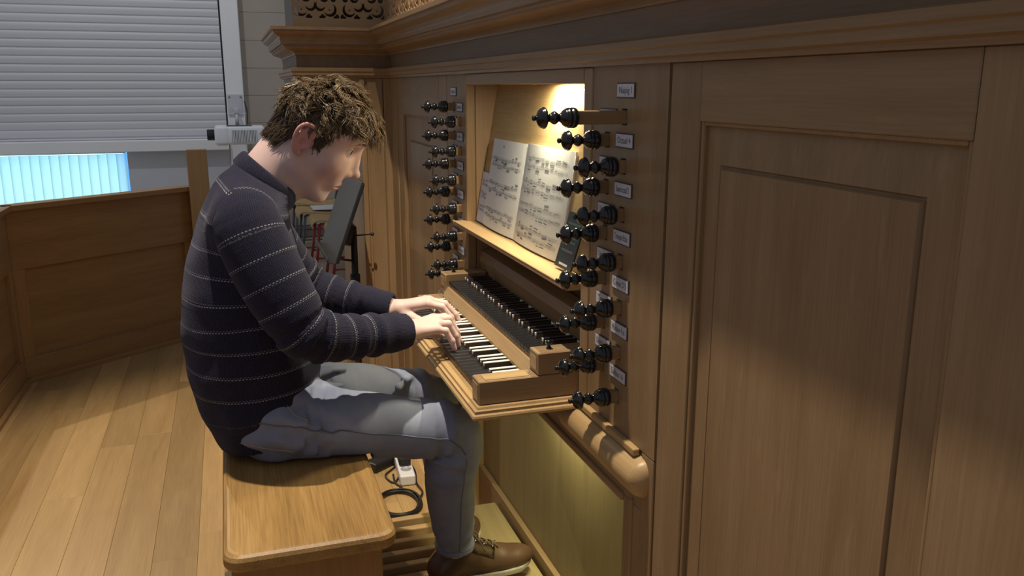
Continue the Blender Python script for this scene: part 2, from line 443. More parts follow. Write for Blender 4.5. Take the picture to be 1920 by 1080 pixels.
# ================================================================== ORGAN CASE
org = thing('organ_case', 'tall oak pipe organ case with moulded cornice and columns of black stop knobs', 'organ case', (0.1, 0, 0))
ZT = 1.487
def fielded(y0, y1, z0, z1, name='panel', fy=0.058, fz=0.066):
    """raised and fielded panel in the YZ plane"""
    L = [(0.016, 0, 0), (0.012, 0.006, 0.006), (0.0060, fy - 0.004, fz - 0.004), (0.0100, fy - 0.0015, fz - 0.0015), (0.0100, fy + 0.0005, fz + 0.0005), (0.0035, fy + 0.003, fz + 0.003)]
    V = []; F = []
    for x, a, b in L:
        V += [(x, y0 + a, z0 + b), (x, y1 - a, z0 + b), (x, y1 - a, z1 - b), (x, y0 + a, z1 - b)]
    for i in range(len(L) - 1):
        for j in range(4): F.append((4 * i + j, 4 * i + (j + 1) % 4, 4 * i + 4 + (j + 1) % 4, 4 * i + 4 + j))
    n = 4 * (len(L) - 1); F.append((n, n + 1, n + 2, n + 3))
    b = len(V); V += [(0.024, y0, z0), (0.024, y1, z0), (0.024, y1, z1), (0.024, y0, z1)]
    for j in range(4): F.append((j, (j + 1) % 4, b + (j + 1) % 4, b + j))
    F.append((b, b + 1, b + 2, b + 3))
    return mesh_obj(name, V, F, oak('Z'), org)
def bead(y0, y1, z0, z1, w=0.011, x0=-0.003, x1=0.010, name='panel_moulding'):
    bm = bmesh.new()
    add_box(bm, x0, x1, y0, y0 + w, z0, z1, 0.003, 2); add_box(bm, x0, x1, y1 - w, y1, z0, z1, 0.003, 2)
    add_box(bm, x0, x1, y0 + w, y1 - w, z0, z0 + w, 0.003, 2); add_box(bm, x0, x1, y0 + w, y1 - w, z1 - w, z1, 0.003, 2)
    return bm_obj(name, bm, oak_mould('Z'), org)
# near door
box('stile', 0, 0.026, -1.86, -1.368, 0, ZT, oak('Z'), org, 0.0015)
box('stile', 0, 0.026, -2.6, -1.864, 0, ZT, oak('Z'), org, 0.0015)
box('rail', 0, 0.026, -1.367, -0.867, 1.400, ZT, oak('Y'), org, 0.0015)
box('rail', 0, 0.026, -1.367, -0.867, 0.0, 0.14, oak('Y'), org, 0.0015)
box('stile', 0, 0.026, -0.866, -0.776, 0, ZT, oak('Z'), org, 0.0015)
fielded(-1.368, -0.866, 0.138, 1.402)
bead(-1.368, -0.866, 0.138, 1.402, x0=0.003, x1=0.0145, w=0.008)
# far door
box('stile', 0, 0.026, 0.694, 0.80, 0, ZT, oak('Z'), org, 0.0015)
box('stile', 0, 0.026, 1.425, 1.533, 0, ZT, oak('Z'), org, 0.0015)
box('rail', 0, 0.026, 0.801, 1.424, 1.345, ZT, oak('Y'), org, 0.0015)
box('rail', 0, 0.026, 0.801, 1.424, 0.0, 0.14, oak('Y'), org, 0.0015)
fielded(0.80, 1.425, 0.138, 1.347, fy=0.13, fz=0.10)
bead(0.80, 1.425, 0.138, 1.347, x0=0.003, x1=0.0145, w=0.008)
box('stile', -0.002, 0.026, 1.540, 1.68, 0, ZT, oak('Z'), org, 0.0015)
# far wing: a pier that stands out from the front under the overhanging tower
box('pier', -0.118, 0.30, 1.685, 2.55, 0, ZT, oak('Z'), org, 0.002)
box('pier_stile', -0.132, -0.108, 1.672, 1.70, 0, ZT, oak_mould('Z'), org, 0.006, 3)
box('pier_board', -0.098, -0.034, 1.677, 1.686, 0, ZT, oak('Z'), org, 0.0015)
box('pier_board', -0.030, 0.0, 1.674, 1.686, 0, ZT, oak('Z'), org, 0.0015)
# carcass behind the joints
holed_board('carcass', 0.034, 0.044, -2.6, 1.9, 0.0, ZT, [(-0.43, 0.452, 0.80, 1.486), (-0.66, 0.66, 0.0, 0.70)], wood('carcass_wood', (0.10, 0.06, 0.03), (0.06, 0.035, 0.02), 'Z'), org)
# stop jambs with their slots
NZ = [1.398 - 0.087 * i for i in range(7)]; FZ = [1.3545 - 0.0872 * i for i in range(6)]
def jamb(s, ya, yb, yo, yi, dz):
    hs = [(min(yo - .011, yo + .011), yo + .011, z - .014 + dz, z + .0145 + dz) for z in NZ] + [(yi - .011, yi + .011, z - .014 + dz, z + .0145 + dz) for z in FZ]
    holed_board('stop_jamb', 0, 0.026, ya, yb, 0.81, ZT, hs, oak('Z'), org)
    return [(yo, z + dz) for z in NZ], [(yi, z + dz) for z in FZ]
nearN, nearF = jamb(-1, -0.768, -0.471, -0.609, -0.538, 0.0)
farN, farF = jamb(1, 0.470, 0.686, 0.600, 0.527, -0.007)
prof = [(.013, 0), (.0165, .0015), (.018, .005), (.018, .010), (.0165, .0115), (.0165, .0125), (.0178, .014), (.0172, .0175), (.0160, .0185), (.0162, .0195), (.0145, .0235), (.010, .0275),
        (.0075, .0305), (.0066, .033), (.0085, .0355), (.0112, .039), (.0117, .0415), (.0108, .044), (.0082, .0475), (.0066, .050), (.0072, .053), (.0105, .0555), (.0165, .0575), (.0185, .0595),
        (.0187, .0615), (.0172, .0630), (.0172, .0638), (.0165, .0660), (.0135, .0690), (.0090, .0715), (.0050, .0732), (.0036, .0748), (.0048, .0768), (.0052, .0785), (.0042, .0805), (.0015, .0818)]
bm = bmesh.new(); add_lathe(bm, prof, 22, Matrix.Rotation(R(-90), 4, 'Y'))
knob_me = bpy.data.meshes.new('stop_knob'); bmesh.ops.recalc_face_normals(bm, faces=bm.faces[:]); bm.to_mesh(knob_me); bm.free()
knob_me.polygons.foreach_set('use_smooth', [True] * len(knob_me.polygons)); knob_me.materials.append(EBONY)
bm = bmesh.new(); add_box(bm, 0.0005, 0.16, -0.0085, 0.0085, -0.0118, 0.0118, 0.0012)
shank_me = bpy.data.meshes.new('shank'); bm.to_mesh(shank_me); bm.free(); shank_me.materials.append(oak_mould('X'))
def stop(y, z, pull):
    o = link('stop_knob', knob_me, EBONY, org, (-0.014 - pull, y, z))
    link('shank', shank_me, None, o, (-0.014 - pull, y, z)); return o
for i, (y, z) in enumerate(nearN): stop(y, z, 0.078 if i == 0 else 0.0 + 0.003 * (i > 3))
for i, (y, z) in enumerate(nearF): stop(y, z, 0.004)
for i, (y, z) in enumerate(farN): stop(y, z, 0.008)
for i, (y, z) in enumerate(farF): stop(y, z, 0.004)
# lettered stop labels
LBL = plain('label_card', (0.62, 0.62, 0.66), 0.6, spec=0.2); LFR = plain('label_rim', (0.05, 0.05, 0.07), 0.5)
LINK = plain('label_ink', (0.06, 0.06, 0.10), 0.7)
Mtx = Matrix(((0, 0, -1), (-1, 0, 0), (0, 1, 0))).to_4x4()   # text x -> -Y, text y -> +Z, facing -X
def stop_label(y, z, txt, w=0.071, h=0.0265):
    o = box('stop_label', -0.0024, -0.0001, y - w / 2, y + w / 2, z - h / 2, z + h / 2, LFR, org, 0.0005)
    box('card', -0.0029, -0.0024, y - w / 2 + .0022, y + w / 2 - .0022, z - h / 2 + .0022, z + h / 2 - .0022, LBL, o, 0)
    M = Matrix.Translation((-0.0032, y, z)) @ Mtx
    text_mesh('lettering', txt, 0.0165, LINK, o, M, w * 0.74)
for (y, z), t in zip(nearN, ['Naipig I', 'Octaaf 4', 'Superoctaaf 2', 'Trompet 8 bas', 'Cornet D 5', 'Mixtuur 4 st', 'Subbas 16']): stop_label(y - 0.006, z + 0.046, t)
for (y, z), t in zip(nearF, ['Gedekt 8', 'Fluit 4', 'Nasard 3', 'Gemshoorn 2', 'Terts 1', 'Dulciaan 8']): stop_label(y - 0.006, z + 0.044, t)
for (y, z), t in zip(farN, ['Prestant 8', 'Holpijp 8', 'Octaaf 4', 'Quint 3', 'Woudfluit 2', 'Sesquialter', 'Tremulant']): stop_label(y, z + 0.045, t, 0.066)
for (y, z), t in zip(farF, ['Roerfluit 8', 'Fluit 4', 'Octaaf 2', 'Scherp 3 st', 'Kromhoorn 8', 'Koppel']): stop_label(y, z + 0.043, t, 0.066)
# alcove frame and lining
box('alcove_frame', -0.003, 0.026, -0.4705, -0.4285, 0.80, ZT, oak_mould('Z'), org, 0.004, 2)
box('alcove_frame', -0.003, 0.026, 0.4505, 0.4695, 0.80, ZT, oak_mould('Z'), org, 0.004, 2)
box('alcove_frame', -0.003, 0.026, -0.428, 0.450, 1.456, ZT, oak_mould('Y'), org, 0.003, 2)
lin = oak('Z')
box('alcove_side', 0.0265, 0.20, 0.4505, 0.462, 0.80, 1.486, oak('Z'), org, 0)
box('alcove_side', 0.0265, 0.20, -0.440, -0.4285, 0.80, 1.486, oak('Z'), org, 0)
box('alcove_top', 0.0265, 0.20, -0.428, 0.450, 1.486, 1.496, oak('Y'), org, 0)
box('alcove_back', 0.19, 0.20, -0.428, 0.450, 0.80, 1.486, oak('Y'), org, 0)
# slanted music desk with its ledge
def slab(name, pts_xz, y0, y1, mat, parent, bev=0):
    n = len(pts_xz); V = [(p[0], y0, p[1]) for p in pts_xz] + [(p[0], y1, p[1]) for p in pts_xz]
    F = [tuple(range(n)), tuple(range(n, 2 * n))[::-1]] + [(i, i + n, (i + 1) % n + n, (i + 1) % n) for i in range(n)]
    return mesh_obj(name, V, F, mat, parent)
slab('music_desk', [(0.027, 1.058), (0.041, 1.058), (0.1135, 1.485), (0.0995, 1.485)], -0.4275, 0.4495, wood('desk_oak', (0.50, 0.35, 0.16), (0.37, 0.245, 0.10), 'Y', 0.5, 1, 0.02), org)
lg = [(0.045, 1.042), (-0.030, 1.042), (-0.041, 1.047), (-0.043, 1.053), (-0.039, 1.058), (0.0, 1.0565), (0.045, 1.0565)]
slab('music_ledge', lg, -0.425, 0.468, oak_pale('Y'), org)
box('ledge_lip', -0.046, -0.040, -0.415, 0.462, 1.0575, 1.0615, oak_pale('Y'), org, 0.0015)
# name board behind the upper manual
slab('name_board', [(0.040, 0.90), (0.052, 0.90), (0.075, 0.975), (0.040, 0.965), (0.033, 0.94)], -0.4275, 0.4495, oak_mould('Y'), org)
box('name_board_back', 0.10, 0.112, -0.4275, 0.4495, 0.90, 1.045, oak('Y'), org, 0)
# knee opening: frame, nosing, sunk panel, plinth
for s in (-1, 1):
    a, b = sorted((s * 0.768, s * 0.722)); box('stile', 0, 0.026, a, b, 0, 0.808, oak('Z'), org, 0.0015)
    a, b = sorted((s * 0.7215, s * 0.65)); box('knee_stile', 0.002, 0.026, a, b, 0, 0.69, oak('Z'), org, 0.0015)
    a, b = sorted((s * 0.692, s * 0.684)); box('knee_bead', -0.003, 0.006, a, b, 0, 0.70, oak_mould('Z'), org, 0.003, 2)
    a, b = sorted((s * 0.65, s * 0.662)); box('knee_side', 0.004, 0.12, a, b, 0, 0.70, oak('Z'), org, 0)
    a, b = sorted((s * 0.7215, s * 0.0)); box('knee_rail', 0.003, 0.026, a, b, 0.69, 0.808, oak('Y'), org, 0.0015)
    # half-round nosing below the stops, with a rounded outer end
    bm = bmesh.new(); ya, yb = s * 0.40, s * 0.752; ring = []
    for t in np.linspace(0, 1, 9):
        if t < 0.55: yy = ya + (yb - s * 0.026 - ya) * t / 0.55; sc = 1.0
        else:
            a_ = (t - 0.55) / 0.45 * math.pi / 2; yy = yb - s * 0.026 + s * 0.026 * math.sin(a_); sc = 0.35 + 0.65 * math.cos(a_)
        ring.append([bm.verts.new((0.012 - 0.047 * sc * math.sin(q), yy, 0.763 + (0.036 if q < math.pi / 2 else 0.043) * sc * math.cos(q) * (1.0))) for q in np.linspace(0.0, math.pi, 12)])
    for i in range(len(ring) - 1):
        for k in range(11): bm.faces.new((ring[i][k], ring[i][k + 1], ring[i + 1][k + 1], ring[i + 1][k]))
    bm.faces.new(ring[-1]); bm.faces.new(ring[0][::-1])
    for i in range(len(ring) - 1): bm.faces.new((ring[i][0], ring[i + 1][0], ring[i + 1][-1], ring[i][-1]))
    bm_obj('nosing', bm, oak_pale('Y'), org, True)  # paler oak here and on the fillet paints in light from above
    a, b = sorted((s * 0.41, s * 0.715)); box('nosing_fillet', -0.014, 0.0, a, b, 0.798, 0.812, oak_pale('Y'), org, 0.003, 2)
box('knee_rail_moulding', -0.004, 0.02, -0.65, 0.65, 0.676, 0.694, oak_mould('Y'), org, 0.005, 2)
box('knee_panel', 0.10, 0.115, -0.65, 0.65, 0.0, 0.80, wood('knee_oak', (0.33, 0.265, 0.135), (0.245, 0.19, 0.092), 'Z', 0.5, 1.4, 0.0, 1.3), org, 0)
box('knee_plinth', 0.082, 0.0995, -0.65, 0.65, 0.0, 0.168, oak('Y'), org, 0.003, 2)
# cornice
path = [(0, -2.6), (0, 1.68), (-0.382, 1.68), (-0.382, 2.55)]
sweep('architrave', path, [(-0.03, ZT), (0.012, ZT), (0.013, 1.494), (0.020, 1.497), (0.020, 1.509), (0.024, 1.512), (0.024, 1.524), (0.016, 1.527), (-0.03, 1.527)], oak_mould('Y'), org)
sweep('frieze', path, [(-0.03, 1.527), (0.0, 1.527), (0.0, 1.578), (-0.03, 1.578)], wood('frieze_oak', (0.235, 0.15, 0.085), (0.16, 0.10, 0.055), 'Y', 0.5, 1, 0.0), org)
def ogee(p0, z0, p1, z1, n=7): return [(p0 + (p1 - p0) * t - 0.22 * (p1 - p0) * math.sin(2 * math.pi * t), z0 + (z1 - z0) * t) for t in np.linspace(0, 1, n)]
sweep('bed_moulding', path, [(-0.03, 1.578), (0.004, 1.578)] + ogee(0.006, 1.582, 0.046, 1.608) + [(0.052, 1.610), (0.052, 1.617), (-0.03, 1.617)], oak_mould('Y'), org)
sweep('crown_moulding', path, [(-0.03, 1.617), (0.062, 1.617), (0.062, 1.628)] + ogee(0.064, 1.632, 0.090, 1.668) + [(0.098, 1.670), (0.098, 1.682), (-0.03, 1.684)], oak_mould('Y'), org)
box('tower_soffit', -0.38, 0.0, 1.682, 2.55, 1.470, 1.487, oak('Y'), org, 0)
box('case_top', -0.03, 0.6, -2.6, 1.68, 1.60, 1.68, oak('Y'), org, 0)
# pierced fretwork on the cornice
def fret(L, H, th, M, res=0.0021):
    ax, X, Y, Z = grid((-0.004, -th, -0.004), (L + 0.004, th, H + 0.004), res)     # X along, Z up, Y through
    D = np.maximum(np.maximum(-X, X - L), np.maximum(-Z, Z - H))
    W = 0.094; n = max(1, round(L / W)); w = L / n
    U = np.mod(X, w) - w / 2; side = np.where(np.mod(np.floor(X / w), 2) > 0, -1.0, 1.0); U = U * side
    disc = lambda cx, cz, r: np.sqrt((U - cx) ** 2 + (Z - cz) ** 2) - r
    bound = -np.minimum(np.minimum(X, L - X) - 0.010, 1)
    # crescents, spandrel triangles, a leaf and a round eye in every repeat
    h1 = np.maximum(disc(-0.010, 0.070, 0.026), -disc(-0.004, 0.077, 0.0235))
    h2 = np.maximum(disc(0.030, 0.085, 0.020), -disc(0.026, 0.092, 0.0175))
    tri = np.maximum(np.maximum(0.038 - Z, -disc(0.004, 0.066, 0.020)), np.maximum(-disc(0.040, 0.062, 0.0185), disc(0.022, 0.043, 0.0125)))
    tri2 = np.maximum(np.maximum(0.038 - Z, -disc(-0.052, 0.066, 0.018)), np.maximum(-disc(-0.018, 0.062, 0.0185), disc(-0.034, 0.043, 0.0115)))
    leaf = np.maximum(disc(-0.002, 0.064, 0.013), disc(-0.014, 0.076, 0.0135))
    eye = disc(-0.024, 0.112, 0.011); eye2 = np.maximum(disc(0.012, 0.118, 0.018), -disc(0.016, 0.124, 0.014))
    hole = np.minimum.reduce([h1, h2, tri, tri2, leaf + 0.003, eye, eye2]) + 0 * Y
    hole = np.maximum(hole, np.broadcast_to(bound, hole.shape))
    D = np.maximum(np.maximum(D, -hole), np.abs(Y) - th / 2)
    V, Q = surface_net(D, ax)
    V = np.array([M @ Vector(v) for v in V])
    return np_obj('fretwork', V, Q, wood('fret_oak', (0.46, 0.30, 0.15), (0.36, 0.225, 0.105), 'X', 0.5), org, None, False)
# on the tower return (faces the player's side, -Y)
fret(0.385, 0.16, 0.014, Matrix.Translation((-0.392, 1.674, 1.683)))
fret(0.66, 0.16, 0.014, Matrix.Translation((-0.008, 1.003, 1.683)) @ Matrix.Rotation(R(90), 4, 'Z'))
fret(3.4, 0.16, 0.014, Matrix.Translation((-0.008, -2.398, 1.683)) @ Matrix.Rotation(R(90), 4, 'Z'), 0.0034)
box('tower_core', -0.36, 0.3, 1.72, 2.5, 1.684, 2.3, wood('carcass_wood', (0.10, 0.06, 0.03), (0.06, 0.035, 0.02), 'Z'), org, 0)

# alcove lamp, fixed up under the top of the recess
al = thing('recess_lamp', 'small lamp hidden under the top edge of the music recess', 'lamp', (0.055, -0.16, 1.462))
tube('lamp_tube', [(0.048, -0.25, 1.474), (0.048, -0.07, 1.474)], 0.009, plain('lamp_metal', (0.4, 0.4, 0.4), 0.3, metal=0.9), al, 12)
tube('bulb', [(0.050, -0.23, 1.4665), (0.050, -0.09, 1.4665)], 0.005, plain('bulb', (1, 1, 1), 0.4, emit=(1.0, 0.80, 0.42), es=26), al, 10)
ll = bpy.data.lights.new('recess_light', 'AREA'); ll.shape = 'RECTANGLE'; ll.size = 0.07; ll.size_y = 0.012; ll.energy = 4.4; ll.color = (1.0, 0.89, 0.64)
lo = bpy.data.objects.new('recess_light', ll); C.objects.link(lo); lo.parent = al; lo.location = (0.010, 0.055, -0.006); lo.rotation_euler = (R(0), R(0), R(90))
# lamp under the key bed
kl = thing('knee_lamp', 'small lamp strip under the keyboard shelf lighting the knee panel', 'lamp', (0.074, -0.16, 0.775))
box('lamp_body', 0.062, 0.086, -0.30, -0.02, 0.772, 0.79, plain('lamp_metal', (0.4, 0.4, 0.4), 0.3, metal=0.9), kl, 0.002)
ll = bpy.data.lights.new('knee_light', 'AREA'); ll.shape = 'RECTANGLE'; ll.size = 0.24; ll.size_y = 0.02; ll.energy = 4.6; ll.color = (1.0, 0.93, 0.52)
lo = bpy.data.objects.new('knee_light', ll); C.objects.link(lo); lo.parent = kl; lo.location = (0.0, 0.0, -0.006); lo.rotation_euler = (0, 0, R(90))

# ================================================================== KEYBOARDS
def octsharp(i): return i % 7 in (0, 1, 3, 4, 5)
PT = 0.746 / 32
def manual(name, label, xf, xb, zt, xsf, sharp_cap, cap_front, natmat):
    t = thing(name, label, 'keyboard', ((xf + xb) / 2, 0, zt - 0.03))
    bm = bmesh.new(); add_box(bm, xf, xb, -PT / 2 + .0007, PT / 2 - .0007, zt - 0.009, zt, 0.0009)
    nm = bpy.data.meshes.new('natural_key'); bm.to_mesh(nm); bm.free(); nm.materials.append(natmat)
    bm = bmesh.new()   # arcaded front under each natural
    pts = [(-0.010, zt - .009), (0.010, zt - .009), (0.010, zt - .016), (0.0075, zt - .0255), (0.004, zt - .0255), (0.0025, zt - .019), (0.0, zt - .0165), (-0.0025, zt - .019), (-0.004, zt - .0255), (-0.0075, zt - .0255), (-0.010, zt - .016)]
    f = [bm.verts.new((xf + 0.002, p[0], p[1])) for p in pts]; g = [bm.verts.new((xf + 0.008, p[0], p[1])) for p in pts]
    bm.faces.new(f); bm.faces.new(g[::-1])
    for i in range(len(pts)): bm.faces.new((f[i], f[(i + 1) % len(pts)], g[(i + 1) % len(pts)], g[i]))
    bmesh.ops.recalc_face_normals(bm, faces=bm.faces[:])
    am = bpy.data.meshes.new('key_front'); bm.to_mesh(am); bm.free(); am.materials.append(oak('Z'))
    bm = bmesh.new()
    w0, w1 = 0.0056, 0.0046; pr = [(xsf + 0.001, zt + .0003), (xsf + 0.004, zt + .0112), (xb, zt + .0112), (xb, zt + .0003)]
    a = [bm.verts.new((p[0], -(w0 if k in (0, 3) else w1), p[1])) for k, p in enumerate(pr)]; b = [bm.verts.new((p[0], (w0 if k in (0, 3) else w1), p[1])) for k, p in enumerate(pr)]
    bm.faces.new(a); bm.faces.new(b[::-1])
    for i in range(4): bm.faces.new((a[i], a[(i + 1) % 4], b[(i + 1) % 4], b[i]))
    bmesh.ops.recalc_face_normals(bm, faces=bm.faces[:])
    sm = bpy.data.meshes.new('sharp_key'); bm.to_mesh(sm); bm.free(); sm.materials.append(plain('sharp_side', (0.07, 0.045, 0.03), 0.4))
    bm = bmesh.new(); add_box(bm, xsf + 0.0035, xb, -w1, w1, zt + .0113, zt + .0140, 0.0009)
    cm = bpy.data.meshes.new('key_cap'); bm.to_mesh(cm); bm.free(); cm.materials.append(sharp_cap)
    bm = bmesh.new(); add_box(bm, xsf + 0.0016, xsf + 0.0040, -w1, w1, zt + .0060, zt + .0138, 0.0008)
    tm = bpy.data.meshes.new('key_tip'); bm.to_mesh(tm); bm.free(); tm.materials.append(cap_front)
    for i in range(32):
        y = 0.373 - (i + .5) * PT
        k = link('natural_key', nm, None, t, (0, y, 0)); link('key_front', am, None, k, (0, y, 0))
        if octsharp(i) and i < 31:
            y2 = 0.373 - (i + 1) * PT
            s = link('sharp_key', sm, None, t, (0, y2, 0)); link('key_cap', cm, None, s, (0, y2, 0)); link('key_tip', tm, None, s, (0, y2, 0))
    return t
SHB = plain('ebony_cap', (0.018, 0.018, 0.028), 0.28, spec=0.5)
lowm = manual('manual_keyboard', 'lower manual keyboard with black naturals and white sharps under the hands', -0.206, -0.078, 0.835, -0.163, BONE, BONE, EBKEY)
upm = manual('manual_keyboard', 'upper manual keyboard with black naturals and dark sharps tipped in white', -0.082, 0.034, 0.894, -0.040, SHB, BONE, EBKEY)
# lower manual: bed, cheeks, slips
for s in (-1, 1):
    a, b = sorted((s * 0.4275, s * 0.376))
    ck = box('cheek', -0.221 if s < 0 else -0.165, 0.03, a, b, 0.8155, 0.8655 if s < 0 else 0.846, oak('X'), lowm, 0.002)
    a2, b2 = sorted((s * 0.420, s * 0.384))
    if s < 0: box('inlay', -0.205, -0.11, a2, b2, 0.8656, 0.8668, oak_pale('X'), ck, 0.0004)
    if s < 0: box('inlay', -0.2222, -0.2211, a2, b2, 0.822, 0.858, oak_pale('X'), ck, 0.0004)
    a, b = sorted((s * 0.4275, s * 0.376))
    ck = box('cheek', -0.094, 0.034, a, b, 0.8665, 0.914, oak('X'), upm, 0.002)
    box('inlay', -0.0952, -0.0941, a2, b2, 0.876, 0.904, oak_pale('X'), ck, 0.0004)
    bm = bmesh.new(); add_lathe(bm, [(.0055, 0), (.0062, .002), (.004, .005), (.0035, .009), (.006, .012), (.0072, .015), (.006, .018), (.002, .020)], 16, Matrix.Translation((-0.060, s * 0.402, 0.9142)))
    bm_obj('coupler_knob', bm, EBONY, upm, True)
box('key_gap_glint', -0.199, -0.09, -0.3725, 0.3725, 0.8275, 0.8338, wood('glint_wood', (0.62, 0.55, 0.42), (0.5, 0.43, 0.32), 'X'), lowm, 0)  # pale filler in the key gaps, its colour imitates glints on key edges
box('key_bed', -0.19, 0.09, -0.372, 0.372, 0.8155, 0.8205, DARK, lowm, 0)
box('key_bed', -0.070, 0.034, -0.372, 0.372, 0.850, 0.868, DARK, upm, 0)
slab('key_slip', [(-0.101, 0.846), (-0.094, 0.846), (-0.080, 0.872), (-0.080, 0.8765), (-0.086, 0.8765), (-0.1005, 0.853)], -0.3755, 0.3755, oak_pale('Y'), upm)
sh = thing('keyboard_shelf', 'moulded oak shelf carrying the two keyboards', 'shelf', (-0.1, 0, 0.788))
spath = [(0.03, -0.432), (-0.222, -0.432), (-0.222, 0.432), (0.03, 0.432)]
sweep('shelf_moulding', spath[::1], [(-0.03, 0.8148), (0.004, 0.8148), (0.006, 0.810), (0.012, 0.809), (0.012, 0.803), (0.017, 0.801), (0.0185, 0.797), (0.0175, 0.793), (0.013, 0.790), (-0.03, 0.790)][::-1], oak_pale('Y'), sh)
box('shelf_board', -0.200, 0.09, -0.41, 0.41, 0.795, 0.8145, oak('Y'), sh, 0)

# ================================================================== MUSIC
def desk_pt(y, h, off=0.0):
    """point on the slanted desk: h = height along the slope above the ledge"""
    t = Vector((0.1675, 0, 1)).normalized(); n = Vector((-1, 0, 0.1675)).normalized()
    p = Vector((0.027, y, 1.0585)) + t * h + n * off; return p
def page(name, y0, y1, h0, h1, bulge, parent, mat, thick=0.004, side=1, top_shift=0.0):
    n = 14; V = []; F = []
    def pt(u, v, e=0.0):
        off = 0.004 + bulge * math.sin(math.pi * min(1, u * 1.0)) ** 0.8 * (0.9) * (1 - 0.15 * v) + e
        return desk_pt(y0 + (y1 - y0) * u + top_shift * v, h0 + (h1 - h0) * v, off)
    for i in range(n + 1):
        for j in (0, 1): V.append(pt(i / n, j)); V.append(pt(i / n, j, -thick))
    for i in range(n):
        a = 4 * i; F += [(a, a + 4, a + 6, a + 2), (a + 1, a + 3, a + 7, a + 5), (a, a + 1, a + 5, a + 4), (a + 2, a + 6, a + 7, a + 3)]
    F += [(0, 2, 3, 1), (4 * n, 4 * n + 1, 4 * n + 3, 4 * n + 2)]
    o = mesh_obj(name, V, F, mat, parent, False); return o, pt
def music_print(pt, parent, systems, seed, aspect, m0=0.06, m1=0.94):
    rnd = random.Random(seed); V = []; F = []
    def quad(u0, v0, u1, v1, sk=0.0):
        k = max(1, int((u1 - u0) / 0.08)); b = len(V)
        for i in range(k + 1):
            u = u0 + (u1 - u0) * i / k; s = sk * i / k
            V.append(pt(u, v0 + s, 0.0004)); V.append(pt(u, v1 + s, 0.0004))
        for i in range(k): F.append((b + 2 * i, b + 2 * i + 2, b + 2 * i + 3, b + 2 * i + 1))
    for vs in systems:
        for st in (0, 0.075):
            v = vs - st
            for l in range(5): quad(m0, v - 0.0072 * l, m1, v - 0.0072 * l + 0.0013)
            u = m0 + 0.05
            quad(m0, v - 0.030, m0 + 0.004, v + 0.002)
            while u < m1 - 0.05:
                n = rnd.choice((2, 3, 4, 4)); b0 = u; base = v - rnd.uniform(0.0, 0.028); up = rnd.random() < 0.4; sk = rnd.uniform(-0.008, 0.008)
                w = n * 0.022
                for q in range(n):
                    hv = base + sk * q / n + rnd.uniform(-0.004, 0.004)
                    quad(u, hv - 0.0042, u + 0.010, hv + 0.0042)
                    if up: quad(u + 0.0085, hv, u + 0.0105, hv + 0.030)
                    else: quad(u, hv - 0.030, u + 0.002, hv)
                    u += 0.022
                if rnd.random() < 0.8:
                    bv = base + (0.028 if up else -0.034); quad(b0, bv, b0 + w - 0.006, bv + 0.0075, sk)
                    if rnd.random() < 0.4: quad(b0, bv + 0.011, b0 + w - 0.006, bv + 0.017, sk)
                u += rnd.uniform(0.012, 0.035)
    return mesh_obj('printed_music', V, F, INK, parent)
mb = thing('music_book', 'open oblong music book lying on the music ledge', 'book', desk_pt(0.09, 0.0))
p1, f1 = page('page', 0.385, 0.093, 0.001, 0.250, 0.010, mb, PAPER)
p2, f2 = page('page', 0.091, -0.232, 0.001, 0.253, 0.010, mb, PAPER)
music_print(f1, p1, [0.80, 0.52, 0.22], 3, 1.2); music_print(f2, p2, [0.88, 0.65, 0.42, 0.19], 4, 1.2)
V = []
quadT = text_mesh('printed_title', 'Fuga', 0.009, INK, p1, Matrix.Translation(f1(0.42, 0.93, 0.0006)) @ Mtx @ Matrix.Rotation(R(-9.5), 4, 'X'))
slab('page_block', [(0.0345, 1.0588), (0.0255, 1.0592), (0.063, 1.300), (0.0755, 1.303)], -0.236, 0.382, PAPER, mb)
sb = thing('loose_sheet', 'narrow loose sheet of music standing behind the left of the open book', 'sheet', desk_pt(0.43, 0.0))
p3, f3 = page('page', 0.446, 0.372, 0.001, 0.148, 0.002, sb, plain('sheet_paper', (0.66, 0.66, 0.72), 0.8), 0.001)
music_print(f3, p3, [0.85, 0.6, 0.35], 8, 1.0, 0.15, 0.9)
bk = thing('dark_booklet', 'small black booklet with green lines leaning at the right end of the music ledge', 'booklet', desk_pt(-0.30, 0.0))
q0 = [desk_pt(-0.262, 0.001, 0.020), desk_pt(-0.355, 0.001, 0.020), desk_pt(-0.365, 0.125, 0.008), desk_pt(-0.272, 0.125, 0.008)]
nn = Vector((-1, 0, 0.25)).normalized()
V = [p + nn * 0.004 for p in q0] + q0
mesh_obj('cover', V, [(0, 1, 2, 3), (7, 6, 5, 4), (0, 4, 5, 1), (1, 5, 6, 2), (2, 6, 7, 3), (3, 7, 4, 0)], plain('booklet_black', (0.016, 0.02, 0.022), 0.35), bk)
def bq(u, v): return (q0[0] * (1 - u) + q0[1] * u) * (1 - v) + (q0[3] * (1 - u) + q0[2] * u) * v + nn * 0.0044
def bline(u0, u1, v0, v1, m, nm='print_line'): mesh_obj(nm, [bq(u0, v0), bq(u1, v0), bq(u1, v1), bq(u0, v1)], [(0, 1, 2, 3)], m, bk)
bline(0.25, 0.75, 0.055, 0.095, plain('print_white', (0.6, 0.62, 0.62), 0.5))
for v, m in ((0.30, 0), (0.46, 1), (0.62, 0), (0.78, 1)): bline(0.15, 0.85, v, v + 0.045, plain('print_green', (0.05, 0.10, 0.085), 0.5) if m else plain('print_grey', (0.10, 0.11, 0.11), 0.5))

